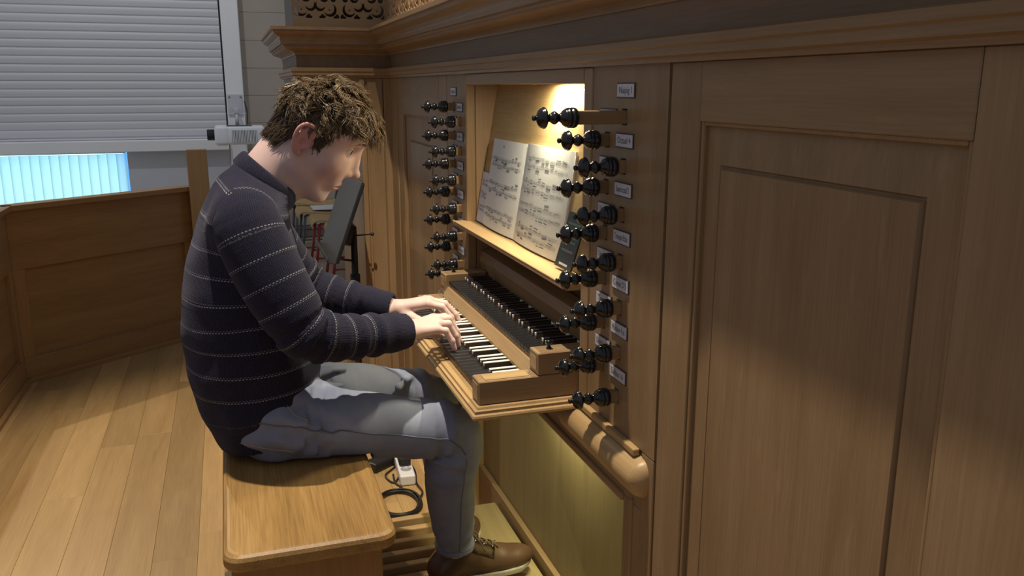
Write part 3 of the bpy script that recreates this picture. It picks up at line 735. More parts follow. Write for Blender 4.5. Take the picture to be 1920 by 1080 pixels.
# ================================================================== BENCH
be = thing('organ_bench', 'oak organ bench with rounded thick seat board', 'bench', (-0.575, 0.02, 0))
BX0, BX1, BY0, BY1, BZ = -0.734, -0.413, -0.532, 0.572, 0.62
bm = bmesh.new(); r = 0.034; pts = []
for cx, cy, a0 in ((BX1 - r, BY0 + r, -90), (BX1 - r, BY1 - r, 0), (BX0 + r, BY1 - r, 90), (BX0 + r, BY0 + r, 180)):
    for k in range(6): a = R(a0 + 18 * k); pts.append((cx + r * math.cos(a), cy + r * math.sin(a)))
lays = []
for ins, z in ((0.009, BZ - 0.036), (0.003, BZ - 0.033), (0.0, BZ - 0.026), (0.0, BZ - 0.012), (0.003, BZ - 0.005), (0.009, BZ - 0.001), (0.014, BZ)):
    cx, cy = (BX0 + BX1) / 2, (BY0 + BY1) / 2
    lays.append([bm.verts.new((cx + (p[0] - cx) * (1 - ins / (BX1 - cx)), cy + (p[1] - cy) * (1 - ins / (BY1 - cy)), z)) for p in pts])
for a, b in zip(lays[:-1], lays[1:]):
    for k in range(len(pts)): bm.faces.new((a[k], a[(k + 1) % len(pts)], b[(k + 1) % len(pts)], b[k]))
bm.faces.new(lays[0][::-1]); bm.faces.new(lays[-1])
so = bm_obj('seat_board', bm, oak_bench('Y'), be)
for y0, y1 in ((-0.47, -0.435), (0.475, 0.51)): box('end_panel', -0.722, -0.436, y0, y1, 0.0, BZ - 0.0365, oak_parapet('Z'), be, 0.003)
box('stretcher', -0.60, -0.55, -0.434, 0.474, 0.12, 0.16, oak_parapet('Y'), be, 0.003)

# ================================================================== PEDALBOARD
pd = thing('pedalboard', 'oak pedalboard of long narrow pedals under the player', 'pedalboard', (-0.33, -0.08, 0))
bm = bmesh.new(); add_box(bm, -0.72, -0.045, -0.0125, 0.0125, 0.10, 0.150, 0.003, 2)
pm = bpy.data.meshes.new('natural_pedal'); bm.to_mesh(pm); bm.free(); pm.materials.append(oak_pale('X'))
bm = bmesh.new(); add_box(bm, -0.23, -0.045, -0.011, 0.011, 0.150, 0.185, 0.005, 2)
ps = bpy.data.meshes.new('sharp_pedal'); bm.to_mesh(ps); bm.free(); ps.materials.append(EBKEY)
for i in range(16):
    y = 0.386 - 0.0645 * i
    link('natural_pedal', pm, None, pd, (0, y, 0))
    if octsharp(i) and i > 7: link('sharp_pedal', ps, None, pd, (0, y - 0.03225, 0))
for y in (0.42, -0.64): box('side_cheek', -0.74, 0.0, y, y + 0.022, 0.0, 0.12, oak_pale('X'), pd, 0.003)
box('heel_rail', -0.765, -0.741, -0.64, 0.442, 0.0, 0.135, oak_pale('Y'), pd, 0.003)
box('toe_board', -0.040, 0.074, -0.64, 0.430, 0.118, 0.132, wood('toe_oak', (0.42, 0.33, 0.16), (0.33, 0.25, 0.12), 'Y', 0.5, 1, 0), pd, 0.002)
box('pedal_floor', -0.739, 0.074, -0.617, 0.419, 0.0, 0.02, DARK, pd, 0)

# ================================================================== THINGS AROUND
# projector on a wall bracket
pj = thing('projector', 'white projector with black lens hanging from a bracket on the white post', 'projector', (-0.57, 5.98, 0.96))
PW = plain('projector_white', (0.86, 0.87, 0.88), 0.45)
bm = bmesh.new(); add_box(bm, -0.765, -0.358, 5.84, 6.14, 0.962, 1.118, 0.022, 3); pb_ = bm_obj('body', bm, PW, pj, True)
bm = bmesh.new(); add_box(bm, -0.775, -0.655, 5.83, 6.15, 0.957, 1.124, 0.030, 4); bm_obj('front_cover', bm, PW, pj, True)
bm = bmesh.new(); add_lathe(bm, [(0.052, 0), (0.052, 0.012), (0.047, 0.014), (0.047, 0.066), (0.043, 0.072), (0.036, 0.072), (0.030, 0.060)], 24, Matrix.Translation((-0.765, 5.935, 1.045)) @ Matrix.Rotation(R(-90), 4, 'Y')); ln = bm_obj('lens', bm, BLACK, pj, True)
bm = bmesh.new(); add_lathe(bm, [(0.030, 0), (0.026, 0.006), (0.010, 0.010)], 20, Matrix.Translation((-0.822, 5.935, 1.045)) @ Matrix.Rotation(R(-90), 4, 'Y')); bm_obj('lens_glass', bm, plain('lens_glass', (0.02, 0.02, 0.04), 0.05), ln, True)
gr = box('vent_panel', -0.630, -0.425, 5.8365, 5.8405, 0.985, 1.085, plain('vent_grey', (0.10, 0.10, 0.11), 0.6), pj, 0.001)
for k in range(16): box('vent_slat', -0.626 + 0.0127 * k, -0.619 + 0.0127 * k, 5.833, 5.8365, 0.986, 1.084, PW, gr, 0)
box('top_recess', -0.70, -0.46, 5.86, 6.10, 1.117, 1.121, plain('vent_grey', (0.10, 0.10, 0.11), 0.6), pj, 0.001)
MET = plain('bracket_white', (0.60, 0.61, 0.63), 0.4)
br = thing('wall_bracket', 'white projector bracket with bolted plate on the post', 'bracket', (-0.58, 6.2, 1.12))
box('wall_plate', -0.645, -0.515, YB - 0.034, YB - 0.021, 1.19, 1.385, MET, br, 0.003)
for x in (-0.63, -0.53):
    for z in (1.215, 1.36):
        bm = bmesh.new(); add_lathe(bm, [(0.009, 0), (0.009, 0.004), (0.005, 0.006)], 10, Matrix.Translation((x, YB - 0.034, z)) @ Matrix.Rotation(R(90), 4, 'X')); bm_obj('bolt', bm, plain('bolt', (0.3, 0.3, 0.3), 0.3, metal=0.8), br, True)
box('channel', -0.60, -0.56, 5.98, YB - 0.034, 1.225, 1.262, MET, br, 0.003)
tube('drop_pole', [(-0.58, 6.0, 1.225), (-0.58, 6.0, 1.122)], 0.016, MET, br, 14)
box('cross_bar', -0.66, -0.50, 5.985, 6.02, 1.216, 1.228, MET, br, 0.002)
tube('projector_cable', [(-0.50, 6.36, 1.32), (-0.485, 6.30, 1.25), (-0.487, 6.2, 1.16), (-0.50, 6.12, 1.10)], 0.005, BLACK, br, 6)

# black orchestral music stand
ms_ = thing('music_stand', 'black metal music stand with solid tilted desk beyond the player', 'music stand', (-0.19, 1.62, 0.0))
tl = R(20.5)
Md = Matrix.Translation((-0.297, 1.655, 0.757)) @ Matrix.Rotation(tl, 4, 'Y')
sm_ = plain('stand_grey', (0.05, 0.05, 0.052), 0.45, var=0.1, bscale=30)
bm = bmesh.new(); add_box(bm, -0.002, 0.002, -0.255, 0.255, 0.0, 0.345, 0.0012, 1, Md); bm_obj('desk', bm, sm_, ms_)
bm = bmesh.new(); add_box(bm, 0.002, 0.014, -0.257, -0.249, 0.004, 0.34, 0.002, 1, Md); add_box(bm, 0.002, 0.014, 0.249, 0.257, 0.004, 0.34, 0.002, 1, Md); add_box(bm, 0.002, 0.012, -0.255, 0.255, 0.338, 0.346, 0.002, 1, Md); bm_obj('desk_rim', bm, BLACK, ms_)
bm = bmesh.new(); add_box(bm, -0.030, 0.002, -0.255, 0.255, -0.003, 0.001, 0.001, 1, Md); add_box(bm, -0.033, -0.029, -0.255, 0.255, -0.002, 0.012, 0.001, 1, Md); bm_obj('lip', bm, BLACK, ms_)
bm = bmesh.new(); add_box(bm, 0.004, 0.075, -0.05, 0.05, 0.06, 0.15, 0.006, 2, Md); bm_obj('tilt_bracket', bm, BLACK, ms_)
tube('stem', [(-0.185, 1.64, 0.86), (-0.188, 1.64, 0.50), (-0.190, 1.64, 0.10)], [0.013, 0.0165, 0.0165], BLACK, ms_, 14)
tube('stem_collar', [(-0.1865, 1.64, 0.66), (-0.187, 1.64, 0.58)], 0.0215, BLACK, ms_, 14)
tube('tilt_bolt', [(-0.19, 1.60, 0.835), (-0.113, 1.597, 0.838)], 0.003, BLACK, ms_, 8)
bm = bmesh.new(); bmesh.ops.create_uvsphere(bm, u_segments=12, v_segments=8, radius=0.008, matrix=Matrix.Translation((-0.112, 1.597, 0.838))); bm_obj('tilt_knob', bm, BLACK, ms_, True)
tube('hook_arm', [(-0.19, 1.63, 0.72), (-0.24, 1.60, 0.735), (-0.27, 1.58, 0.765)], 0.005, BLACK, ms_, 8)
for a in (100, 220, 340):
    d = Vector((math.cos(R(a)), math.sin(R(a)), 0)); tube('foot', [Vector((-0.19, 1.64, 0.20)) + d * 0.012, Vector((-0.19, 1.64, 0.08)) + d * 0.12, Vector((-0.19, 1.64, 0.014)) + d * 0.26], 0.009, BLACK, ms_, 8)

# stacking chairs in the hall behind
PLY = wood('chair_ply', (0.62, 0.42, 0.17), (0.50, 0.32, 0.12), 'Y', 0.35, 1, 0.04)
CHG = plain('chair_grey', (0.09, 0.095, 0.09), 0.35, metal=0.3); CHR = plain('chair_red', (0.30, 0.025, 0.022), 0.35)
def chair(x, y, mat, label, rz=0):
    t = thing('hall_chair', label, 'chair', (x, y, 0), 'plywood chairs in the hall')
    pr = cat_rom([(-0.012, 0.395), (-0.018, 0.425), (0.005, 0.452), (0.06, 0.455), (0.20, 0.440), (0.36, 0.432), (0.40, 0.440)], 3)
    V = []; F = []
    for px_, pz in pr:
        for yy in (-0.19, 0.19): V += [(x + px_, y + yy, pz), (x + px_, y + yy, pz - 0.012)]
    for i in range(len(pr) - 1):
        a = 4 * i; F += [(a, a + 2, a + 6, a + 4), (a + 1, a + 5, a + 7, a + 3), (a, a + 4, a + 5, a + 1), (a + 2, a + 3, a + 7, a + 6)]
    e = 4 * (len(pr) - 1); F += [(0, 1, 3, 2), (e, e + 2, e + 3, e + 1)]
    mesh_obj('seat', V, F, PLY, t, False)
    V = []; F = []; n = 9
    for i in range(n):
        q = -0.19 + 0.38 * i / (n - 1); cx = x + 0.43 - 0.03 * (q / 0.19) ** 2
        for pz in (0.62, 0.80): V += [(cx + (pz - 0.62) * 0.2, y + q, pz), (cx + 0.011 + (pz - 0.62) * 0.2, y + q, pz)]
    for i in range(n - 1):
        a = 4 * i; F += [(a, a + 4, a + 6, a + 2), (a + 1, a + 3, a + 7, a + 5), (a, a + 1, a + 5, a + 4), (a + 2, a + 6, a + 7, a + 3)]
    F += [(0, 2, 3, 1), (4 * n - 4, 4 * n - 3, 4 * n - 1, 4 * n - 2)]
    mesh_obj('backrest', V, F, PLY, t, True)
    for s in (-1, 1):
        tube('leg', [(x + 0.04, y + s * 0.17, 0.425), (x + 0.015, y + s * 0.18, 0.22), (x - 0.02, y + s * 0.195, 0.002)], 0.011, mat, t, 10)
        tube('leg', [(x + 0.46, y + s * 0.165, 0.74), (x + 0.425, y + s * 0.165, 0.52), (x + 0.40, y + s * 0.17, 0.40), (x + 0.43, y + s * 0.19, 0.2), (x + 0.46, y + s * 0.195, 0.002)], 0.011, mat, t, 10)
        tube('side_rail', [(x + 0.04, y + s * 0.17, 0.425), (x + 0.22, y + s * 0.165, 0.418), (x + 0.40, y + s * 0.17, 0.41)], 0.009, mat, t, 8)
        tube('foot_bar', [(x + 0.01, y + s * 0.185, 0.16), (x + 0.44, y + s * 0.185, 0.16)], 0.007, mat, t, 8)
    return t
chair(-0.165, 5.85, CHG, 'plywood chair with grey steel legs farthest back by the wall')
chair(-0.150, 5.28, CHG, 'plywood chair with grey steel legs between the farthest grey chair and the red ones')
chair(-0.085, 4.78, CHR, 'plywood chair with red steel legs next to the grey-legged chairs')
chair(-0.010, 4.32, CHR, 'plywood chair with red steel legs nearest to the music stand')
bm = bmesh.new(); add_box(bm, -0.04, 0.16, 5.18, 5.46, 0.4565, 0.4585, 0); tag(bm_obj('paper_sheet', bm, PAPER, None), 'white sheet of paper lying on a grey-legged plywood chair', 'paper')
fo = box('cyan_patch', 0.245, 0.253, 4.26, 4.44, 0.437, 0.60, plain('patch_cyan', (0.35, 0.62, 0.70), 0.4), None, 0.001); tag(fo, 'pale blue board standing in for a bright cyan patch on the nearest red-legged chair', 'board')  # invented flat piece standing in for a bright cyan patch

# power strip, adapter and cables on the floor by the pedals
pw = thing('power_strip', 'white socket strip with black plug on the floor beside the pedals', 'power strip', (-0.11, 1.02, 0.0))
Mp = Matrix.Translation((-0.113, 1.03, 0)) @ Matrix.Rotation(R(-4), 4, 'Z')
bm = bmesh.new(); add_box(bm, -0.029, 0.029, -0.135, 0.135, 0.001, 0.042, 0.007, 3, Mp); bm_obj('housing', bm, plain('strip_white', (0.74, 0.74, 0.76), 0.35), pw)
for k in range(3):
    bm = bmesh.new(); add_lathe(bm, [(0.021, 0), (0.021, 0.0015), (0.018, 0.0015), (0.018, 0.0008)], 20, Mp @ Matrix.Translation((0, -0.075 + 0.075 * k, 0.042))); bm_obj('socket', bm, plain('socket_grey', (0.45, 0.45, 0.46), 0.4), pw, True)
bm = bmesh.new(); add_box(bm, -0.022, 0.022, -0.055, 0.060, 0.044, 0.078, 0.006, 2, Mp); bm_obj('plug', bm, BLACK, pw)
bm = bmesh.new(); add_tube(bm, [Mp @ Vector(p) for p in ((0, 0.06, 0.062), (0, 0.10, 0.065), (-0.03, 0.16, 0.03))], 0.004, 8); bm_obj('plug_cord', bm, BLACK, pw, True)
ad_ = thing('power_adapter', 'black power adapter block behind the bench beside the socket strip', 'adapter', (-0.19, 1.09, 0))
bm = bmesh.new(); add_box(bm, -0.055, 0.055, -0.032, 0.032, 0.001, 0.038, 0.007, 2, Matrix.Translation((-0.195, 1.09, 0)) @ Matrix.Rotation(R(35), 4, 'Z')); bm_obj('block', bm, BLACK, ad_)
tube('cord', cat_rom([(-0.155, 1.115, 0.02), (-0.14, 1.07, 0.006), (-0.19, 1.00, 0.005), (-0.17, 0.93, 0.005), (-0.14, 0.98, 0.005)], 6), 0.0035, BLACK, ad_, 6)
co = thing('cable_coil', 'coiled black cable lying on the floor next to the bench', 'cable', (-0.18, 0.75, 0)); rnd = random.Random(9)
P = []
for k in range(5 * 28):
    a = 2 * math.pi * k / 28; tn = k / 28; P.append((-0.185 + (0.072 + 0.004 * math.sin(tn * 2.1)) * math.cos(a) + 0.005 * math.sin(tn * 1.7), 0.752 + (0.098 + 0.005 * math.cos(tn * 3)) * math.sin(a), 0.005 + 0.0028 * tn + 0.002 * math.sin(3 * a)))
tube('loops', P, 0.0042, BLACK, co, 6)
tube('cable_end', cat_rom([(-0.113, 0.76, 0.010), (-0.085, 0.82, 0.006), (-0.09, 0.90, 0.005), (-0.075, 1.00, 0.005), (-0.08, 1.10, 0.005)], 6), 0.004, BLACK, co, 6)
tube('cable_end', cat_rom([(-0.16, 0.84, 0.010), (-0.15, 0.88, 0.005), (-0.165, 0.93, 0.005), (-0.16, 1.00, 0.005)], 6), 0.004, BLACK, co, 6)

# ================================================================== PERSON (distance-field sculpting, meshed by surface nets)
# ---- landmarks (metres, player faces +X)
SHR = (-0.652, -0.160, 1.180); ELR = (-0.556, -0.222, 0.950); WRR = (-0.300, -0.112, 0.896)
SHL = (-0.640, 0.165, 1.175); ELL_ = (-0.505, 0.245, 0.935); WRL = (-0.283, 0.150, 0.884)
HIR = (-0.600, -0.092, 0.705); KNR = (-0.192, -0.105, 0.628); ANR = (-0.175, -0.020, 0.262)
HIL = (-0.600, 0.092, 0.705); KNL = (-0.205, 0.155, 0.622); ANL = (-0.160, 0.075, 0.25)
HP = R(33); HY = R(-5); HRo = R(9); HS = 1.09      # head pitch, turn, tilt and size
HM = np.array(Matrix.Rotation(HY, 3, 'Z') @ Matrix.Rotation(HP, 3, 'Y') @ Matrix.Rotation(HRo, 3, 'X'))
HC = np.array([-0.516, -0.090, 1.340]) - HM @ (np.array([-0.012, -0.085, 0.005]) * HS)
def h2w(p): return (np.asarray(p, float) * HS) @ HM.T + HC
def w2h(p): return (HM.T @ (np.asarray(p, float) - HC)) / HS

# ---- head in its own frame
ax, X, Y, Z = grid((-0.125, -0.1, -0.2), (0.135, 0.1, 0.145), 0.0021)
AY = np.abs(Y)
D = ell(X, Y, Z, (0.010, 0, 0.040), (0.086, 0.0745, 0.080))
D = smin(D, ell(X, AY, Z, (0.040, 0.010, -0.012), (0.054, 0.050, 0.080)), 0.025)
D = smin(D, cone(X, AY, Z, (0.000, 0.051, -0.050), (0.066, 0.014, -0.093), 0.0165, 0.0165), 0.030)
D = smin(D, ell(X, Y, Z, (0.075, 0, -0.097), (0.018, 0.022, 0.016)), 0.018)
D = smin(D, ell(X, AY, Z, (0.053, 0.045, -0.012), (0.024, 0.019, 0.022)), 0.022)
D = smin(D, cone(X, AY, Z, (0.093, 0.008, 0.047), (0.073, 0.043, 0.044), 0.0085, 0.007), 0.016)
D = smin(D, ell(X, Y, Z, (0.062, 0, 0.072), (0.036, 0.054, 0.038)), 0.03)
D = smax(D, -ell(X, AY, Z, (0.094, 0.036, 0.024), (0.018, 0.0200, 0.0130)), 0.012)
D = smin(D, cone(X, Y, Z, (0.0945, 0, 0.040), (0.1150, 0, -0.0160), 0.0070, 0.0085), 0.010)
D = smin(D, cone(X, Y, Z, (0.0855, 0, 0.036), (0.0955, 0, -0.022), 0.0115, 0.0160), 0.014)
D = smin(D, ell(X, AY, Z, (0.080, 0.020, -0.020), (0.017, 0.020, 0.024)), 0.016)
D = smin(D, ell(X, Y, Z, (0.1185, 0, -0.0195), (0.0115, 0.0105, 0.0100)), 0.007)
D = smin(D, ell(X, AY, Z, (0.1020, 0.0115, -0.0255), (0.0105, 0.0075, 0.0080)), 0.006)
D = smax(D, -ell(X, AY, Z, (0.108, 0.0062, -0.0335), (0.0055, 0.0035, 0.0035)), 0.003)
D = smin(D, ell(X, Y, Z, (0.086, 0, -0.055), (0.016, 0.028, 0.022)), 0.016)
D = smin(D, cone(X, AY, Z, (0.1015, 0.004, -0.0535), (0.0905, 0.0215, -0.0590), 0.0052, 0.0030), 0.006)
D = smin(D, cone(X, AY, Z, (0.0985, 0.000, -0.0665), (0.0895, 0.0205, -0.0610), 0.0062, 0.0028), 0.006)
D = smax(D, -cone(X, AY, Z, (0.1085, 0.000, -0.0600), (0.0925, 0.0240, -0.0605), 0.0024, 0.0018), 0.002)
D = smax(D, -ell(X, AY, Z, (0.110, 0.0068, -0.0335), (0.0060, 0.0040, 0.0050)), 0.003)
# eyelids
lid = ell(X, AY, Z, (0.0730, 0.0350, 0.0235), (0.0156, 0.0156, 0.0150))
slit = ell(X, AY, Z, (0.0880, 0.0385, 0.0228), (0.0150, 0.0165, 0.0058))
D = smin(D, smax(lid, -slit, 0.0015), 0.004)
# neck
NB = np.array([-0.605, 0.01, 1.235])
nb = w2h(NB)
D = smin(D, cone(X, Y, Z, (-0.026, 0, -0.025), nb + np.array([0, 0, -0.02]), 0.050, 0.060), 0.030)
D = smin(D, cone(X, Y, Z, (0.030, 0, -0.075), nb + np.array([0.035, 0, 0.0]), 0.026, 0.034), 0.03)
# sternomastoid
D = smin(D, cone(X, AY, Z, (-0.012, 0.054, -0.040), nb + np.array([0.045, 0.022, 0.0]), 0.011, 0.011), 0.015)
# ears
def ear(D):
    hx = cat_rom([(0.010, 0.0735, 0.010, 0.0036), (0.009, 0.080, 0.026, 0.0040), (-0.001, 0.086, 0.0375, 0.0041), (-0.014, 0.0895, 0.0365, 0.0042), (-0.0225, 0.0905, 0.024, 0.0041), (-0.0225, 0.0885, 0.006, 0.0040), (-0.0165, 0.0845, -0.011, 0.0042), (-0.007, 0.080, -0.023, 0.0056), (0.0015, 0.076, -0.025, 0.0052)], 4)
    X_ = X + 0.006
    d, _ = chain(X_, AY, Z, hx); D = smin(D, d, 0.003)
    ah = cat_rom([(-0.004, 0.0845, 0.028, 0.0030), (-0.012, 0.0855, 0.019, 0.0032), (-0.0145, 0.0850, 0.004, 0.0033), (-0.009, 0.0825, -0.010, 0.0032)], 4)
    d, _ = chain(X_, AY, Z, ah); D = smin(D, d, 0.0025)
    D = smin(D, cone(X_, AY, Z, (0.0085, 0.0765, 0.003), (0.007, 0.077, -0.008), 0.0040, 0.0040), 0.003)
    D = smin(D, ell(X_, AY, Z, (-0.007, 0.0800, 0.008), (0.0170, 0.0062, 0.031)), 0.004)
    return smax(D, -ell(X_, AY, Z, (-0.001, 0.0860, -0.001), (0.0080, 0.0065, 0.0105)), 0.003)
D = ear(D)
Vh, Qh = surface_net(D, ax)
head_loc = Vh.copy()
# hair-covered scalp mask
def hairline(p):
    x, y, z = p[:, 0], np.abs(p[:, 1]), p[:, 2]
    lim = np.interp(x, [-0.115, -0.075, -0.050, -0.036, -0.024, 0.006, 0.014, 0.030, 0.042, 0.060, 0.085, 0.11], [-0.030, -0.034, -0.036, -0.022, 0.024, 0.034, -0.004, 0.002, 0.042, 0.066, 0.079, 0.080])
    ok = z - lim
    return ok
inear = (head_loc[:, 0] > -0.036) & (head_loc[:, 0] < 0.010) & (np.abs(head_loc[:, 1]) > 0.072) & (head_loc[:, 2] < 0.042)
hm = np.clip(hairline(head_loc) / 0.006 + 0.3, 0, 1); hm[inear] = 0
# redness: ears, nose, lips, cheek
x, y, z = head_loc[:, 0], np.abs(head_loc[:, 1]), head_loc[:, 2]
lips = np.exp(-((x - 0.096) / 0.014) ** 2 - (y / 0.020) ** 2 - ((z + 0.0605) / 0.0085) ** 2)
red = np.clip(0.7 * inear + 0.55 * np.exp(-((x - 0.113) / 0.02) ** 2 - (y / 0.015) ** 2 - ((z + 0.025) / 0.015) ** 2) + 1.0 * lips + 0.35 * np.exp(-((x - 0.062) / 0.03) ** 2 - ((y - 0.05) / 0.03) ** 2 - ((z + 0.035) / 0.03) ** 2), 0, 1)
Vh = h2w(Vh)

# ---- hands
def hand(wr, mcp, pip, dip, tip, th, r_m=0.0115, sgn=1):
    allp = np.array(list(mcp) + list(pip) + list(dip) + list(tip) + list(th) + [wr])
    b0, b1 = allp.min(0) - 0.03, allp.max(0) + 0.03
    ax, X, Y, Z = grid(b0, b1, 0.00165)
    wr = np.array(wr, float); fw = (np.mean(mcp, 0) - wr); fw /= np.linalg.norm(fw)
    # forearm stub
    back = wr - fw * 0.05
    lat = np.array(mcp[3]) - np.array(mcp[0]); lat = lat / np.linalg.norm(lat)
    D = None
    for o in (-0.012, 0.0, 0.012):
        d = cone(X, Y, Z, back + lat * o, wr + lat * o, 0.021, 0.0185); D = d if D is None else smin(D, d, 0.012)
    for i in range(4):
        a = wr + lat * (-0.015 + 0.010 * i) + fw * 0.006
        D = smin(D, cone(X, Y, Z, a, mcp[i], 0.0150, (0.0120, 0.0122, 0.0115, 0.0108)[i]), 0.013)
    rr = [(0.0100, 0.0092, 0.0082, 0.0068), (0.0102, 0.0094, 0.0084, 0.0070), (0.0098, 0.0090, 0.0080, 0.0067), (0.0088, 0.0080, 0.0071, 0.0060)]
    for i in range(4):
        F = None
        for a, b, ra, rb in ((mcp[i], pip[i], rr[i][0], rr[i][1]), (pip[i], dip[i], rr[i][1] * .97, rr[i][2]), (dip[i], tip[i], rr[i][2], rr[i][3])):
            d = cone(X, Y, Z, a, b, ra, rb); F = d if F is None else smin(F, d, 0.004)
        D = smin(D, F, 0.006)
    F = None; tr_ = (0.017, 0.0125, 0.0108, 0.0085)
    for j in range(3):
        d = cone(X, Y, Z, th[j], th[j + 1], tr_[j], tr_[j + 1]); F = d if F is None else smin(F, d, 0.006)
    D = smin(D, F, 0.010)
    return surface_net(D, ax)
def fingers(mcp, tips, arch, l=(0.045, 0.026, 0.021)):
    """place the two middle joints of each finger above the chord from knuckle to tip"""
    P, Dp = [], []
    for (m, t, a) in zip(mcp, tips, arch):
        m = np.array(m, float); t = np.array(t, float); v = t - m
        P.append(m + v * 0.52 + np.array([0, 0, 1]) * a); Dp.append(m + v * 0.86 + np.array([0, 0, 1]) * a * 0.62)
    return P, Dp
ZK = 0.842
mR = [(-0.226, -0.046, 0.902), (-0.222, -0.068, 0.905), (-0.226, -0.090, 0.900), (-0.234, -0.110, 0.892)]
tR = [(-0.168, -0.028, ZK), (-0.166, -0.062, ZK), (-0.176, -0.092, ZK), (-0.192, -0.118, ZK)]
pR, dR = fingers(mR, tR, (0.030, 0.031, 0.028, 0.022))
thR = [(-0.285, -0.080, 0.882), (-0.252, -0.045, 0.868), (-0.222, -0.024, 0.858), (-0.198, -0.010, 0.846)]
VR, QR = hand(WRR, mR, pR, dR, tR, thR)
mL = [(-0.206, 0.098, 0.902), (-0.200, 0.120, 0.906), (-0.203, 0.142, 0.902), (-0.212, 0.162, 0.893)]
tL = [(-0.140, 0.086, ZK), (-0.120, 0.108, ZK), (-0.128, 0.136, ZK), (-0.150, 0.170, ZK)]
pL, dL = fingers(mL, tL, (0.022, 0.022, 0.022, 0.020))
thL = [(-0.262, 0.122, 0.872), (-0.236, 0.092, 0.860), (-0.210, 0.074, 0.852), (-0.184, 0.066, 0.845)]
VL, QL = hand(WRL, mL, pL, dL, tL, thL)

# ---- trunk, arms and legs under the clothes (joined with head and hands into the one body mesh)
ax, X, Y, Z = grid((-0.80, -0.31, 0.12), (0.08, 0.33, 1.30), 0.011)
AY = np.abs(Y)
D = cone(X, Y, Z, (-0.61, 0, 0.72), (-0.65, 0, 0.95), 0.10, 0.105)
D = smin(D, cone(X, AY, Z, (-0.65, 0.03, 0.95), (-0.63, 0.07, 1.13), 0.085, 0.07), 0.05)
D = smin(D, cone(X, Y, Z, (-0.62, 0, 1.18), tuple(NB), 0.06, 0.056), 0.05)
for a, b, c in ((SHR, ELR, WRR), (SHL, ELL_, WRL)):
    D = smin(D, cone(X, Y, Z, a, b, 0.050, 0.038), 0.03); D = smin(D, cone(X, Y, Z, b, c, 0.036, 0.024), 0.02)
for a, b, c in ((HIR, KNR, ANR), (HIL, KNL, ANL)):
    D = smin(D, cone(X, Y, Z, a, b, 0.070, 0.050), 0.04); D = smin(D, cone(X, Y, Z, b, c, 0.048, 0.034), 0.03)
    D = smin(D, cone(X, Y, Z, c, (c[0] + (0.09 if c is ANR else 0.05), c[1] + (0.005 if c is ANR else 0.07), c[2] - 0.062), 0.026, 0.016), 0.015)
D = smax(D, (0.637 - Z) + 0 * X + np.where(X > -0.42, -1.0, 0.0), 0.01)
Vb, Qb = surface_net(D, ax)

SKIN, nt, b = newmat('skin'); N = nt.nodes.new; L = nt.links.new
a1 = N('ShaderNodeAttribute'); a1.attribute_name = 'hair'; a2 = N('ShaderNodeAttribute'); a2.attribute_name = 'red'
nz = N('ShaderNodeTexNoise'); nz.inputs['Scale'].default_value = 45; nz.inputs['Detail'].default_value = 4
tcn = N('ShaderNodeTexCoord'); L(tcn.outputs['Object'], nz.inputs['Vector'])
m0 = N('ShaderNodeMix'); m0.data_type = 'RGBA'; m0.inputs[6].default_value = (0.63, 0.44, 0.395, 1); m0.inputs[7].default_value = (0.72, 0.53, 0.475, 1); L(nz.outputs['Fac'], m0.inputs[0])
m1 = N('ShaderNodeMix'); m1.data_type = 'RGBA'; L(a2.outputs['Fac'], m1.inputs[0]); L(m0.outputs[2], m1.inputs[6]); m1.inputs[7].default_value = (0.52, 0.20, 0.175, 1)
m2 = N('ShaderNodeMix'); m2.data_type = 'RGBA'; L(a1.outputs['Fac'], m2.inputs[0]); L(m1.outputs[2], m2.inputs[6]); m2.inputs[7].default_value = (0.060, 0.040, 0.022, 1)
L(m2.outputs[2], b.inputs['Base Color']); b.inputs['Roughness'].default_value = 0.5; b.inputs['Specular IOR Level'].default_value = 0.35
b.inputs['Subsurface Weight'].default_value = 0.12; b.inputs['Subsurface Radius'].default_value = (0.010, 0.004, 0.002); b.inputs['Subsurface Scale'].default_value = 0.6
offs = np.cumsum([0, len(Vh), len(VR), len(VL)])
Vall = np.concatenate([Vh, VR, VL, Vb]); Qall = np.concatenate([Qh, QR + offs[1], QL + offs[2], Qb + offs[3]])
def handred(V, tips, mcp):
    r = np.zeros(len(V))
    for t in list(tips): r += 0.35 * np.exp(-np.sum((V - np.array(t)) ** 2, 1) / 0.012 ** 2)
    for t in list(mcp): r += 0.22 * np.exp(-np.sum((V - np.array(t)) ** 2, 1) / 0.010 ** 2)
    return np.clip(r, 0, 1)
redall = np.concatenate([red, handred(VR, tR, mR), handred(VL, tL, mL), np.zeros(len(Vb))])
hall_ = np.concatenate([hm, np.zeros(len(VR) + len(VL) + len(Vb))])
man = np_obj('person', Vall, Qall, SKIN, None, {'hair': ('FLOAT', 'POINT', hall_), 'red': ('FLOAT', 'POINT', redall)})
tag(man, 'young man in a dark striped sweater and jeans bending over the keyboards', 'person')

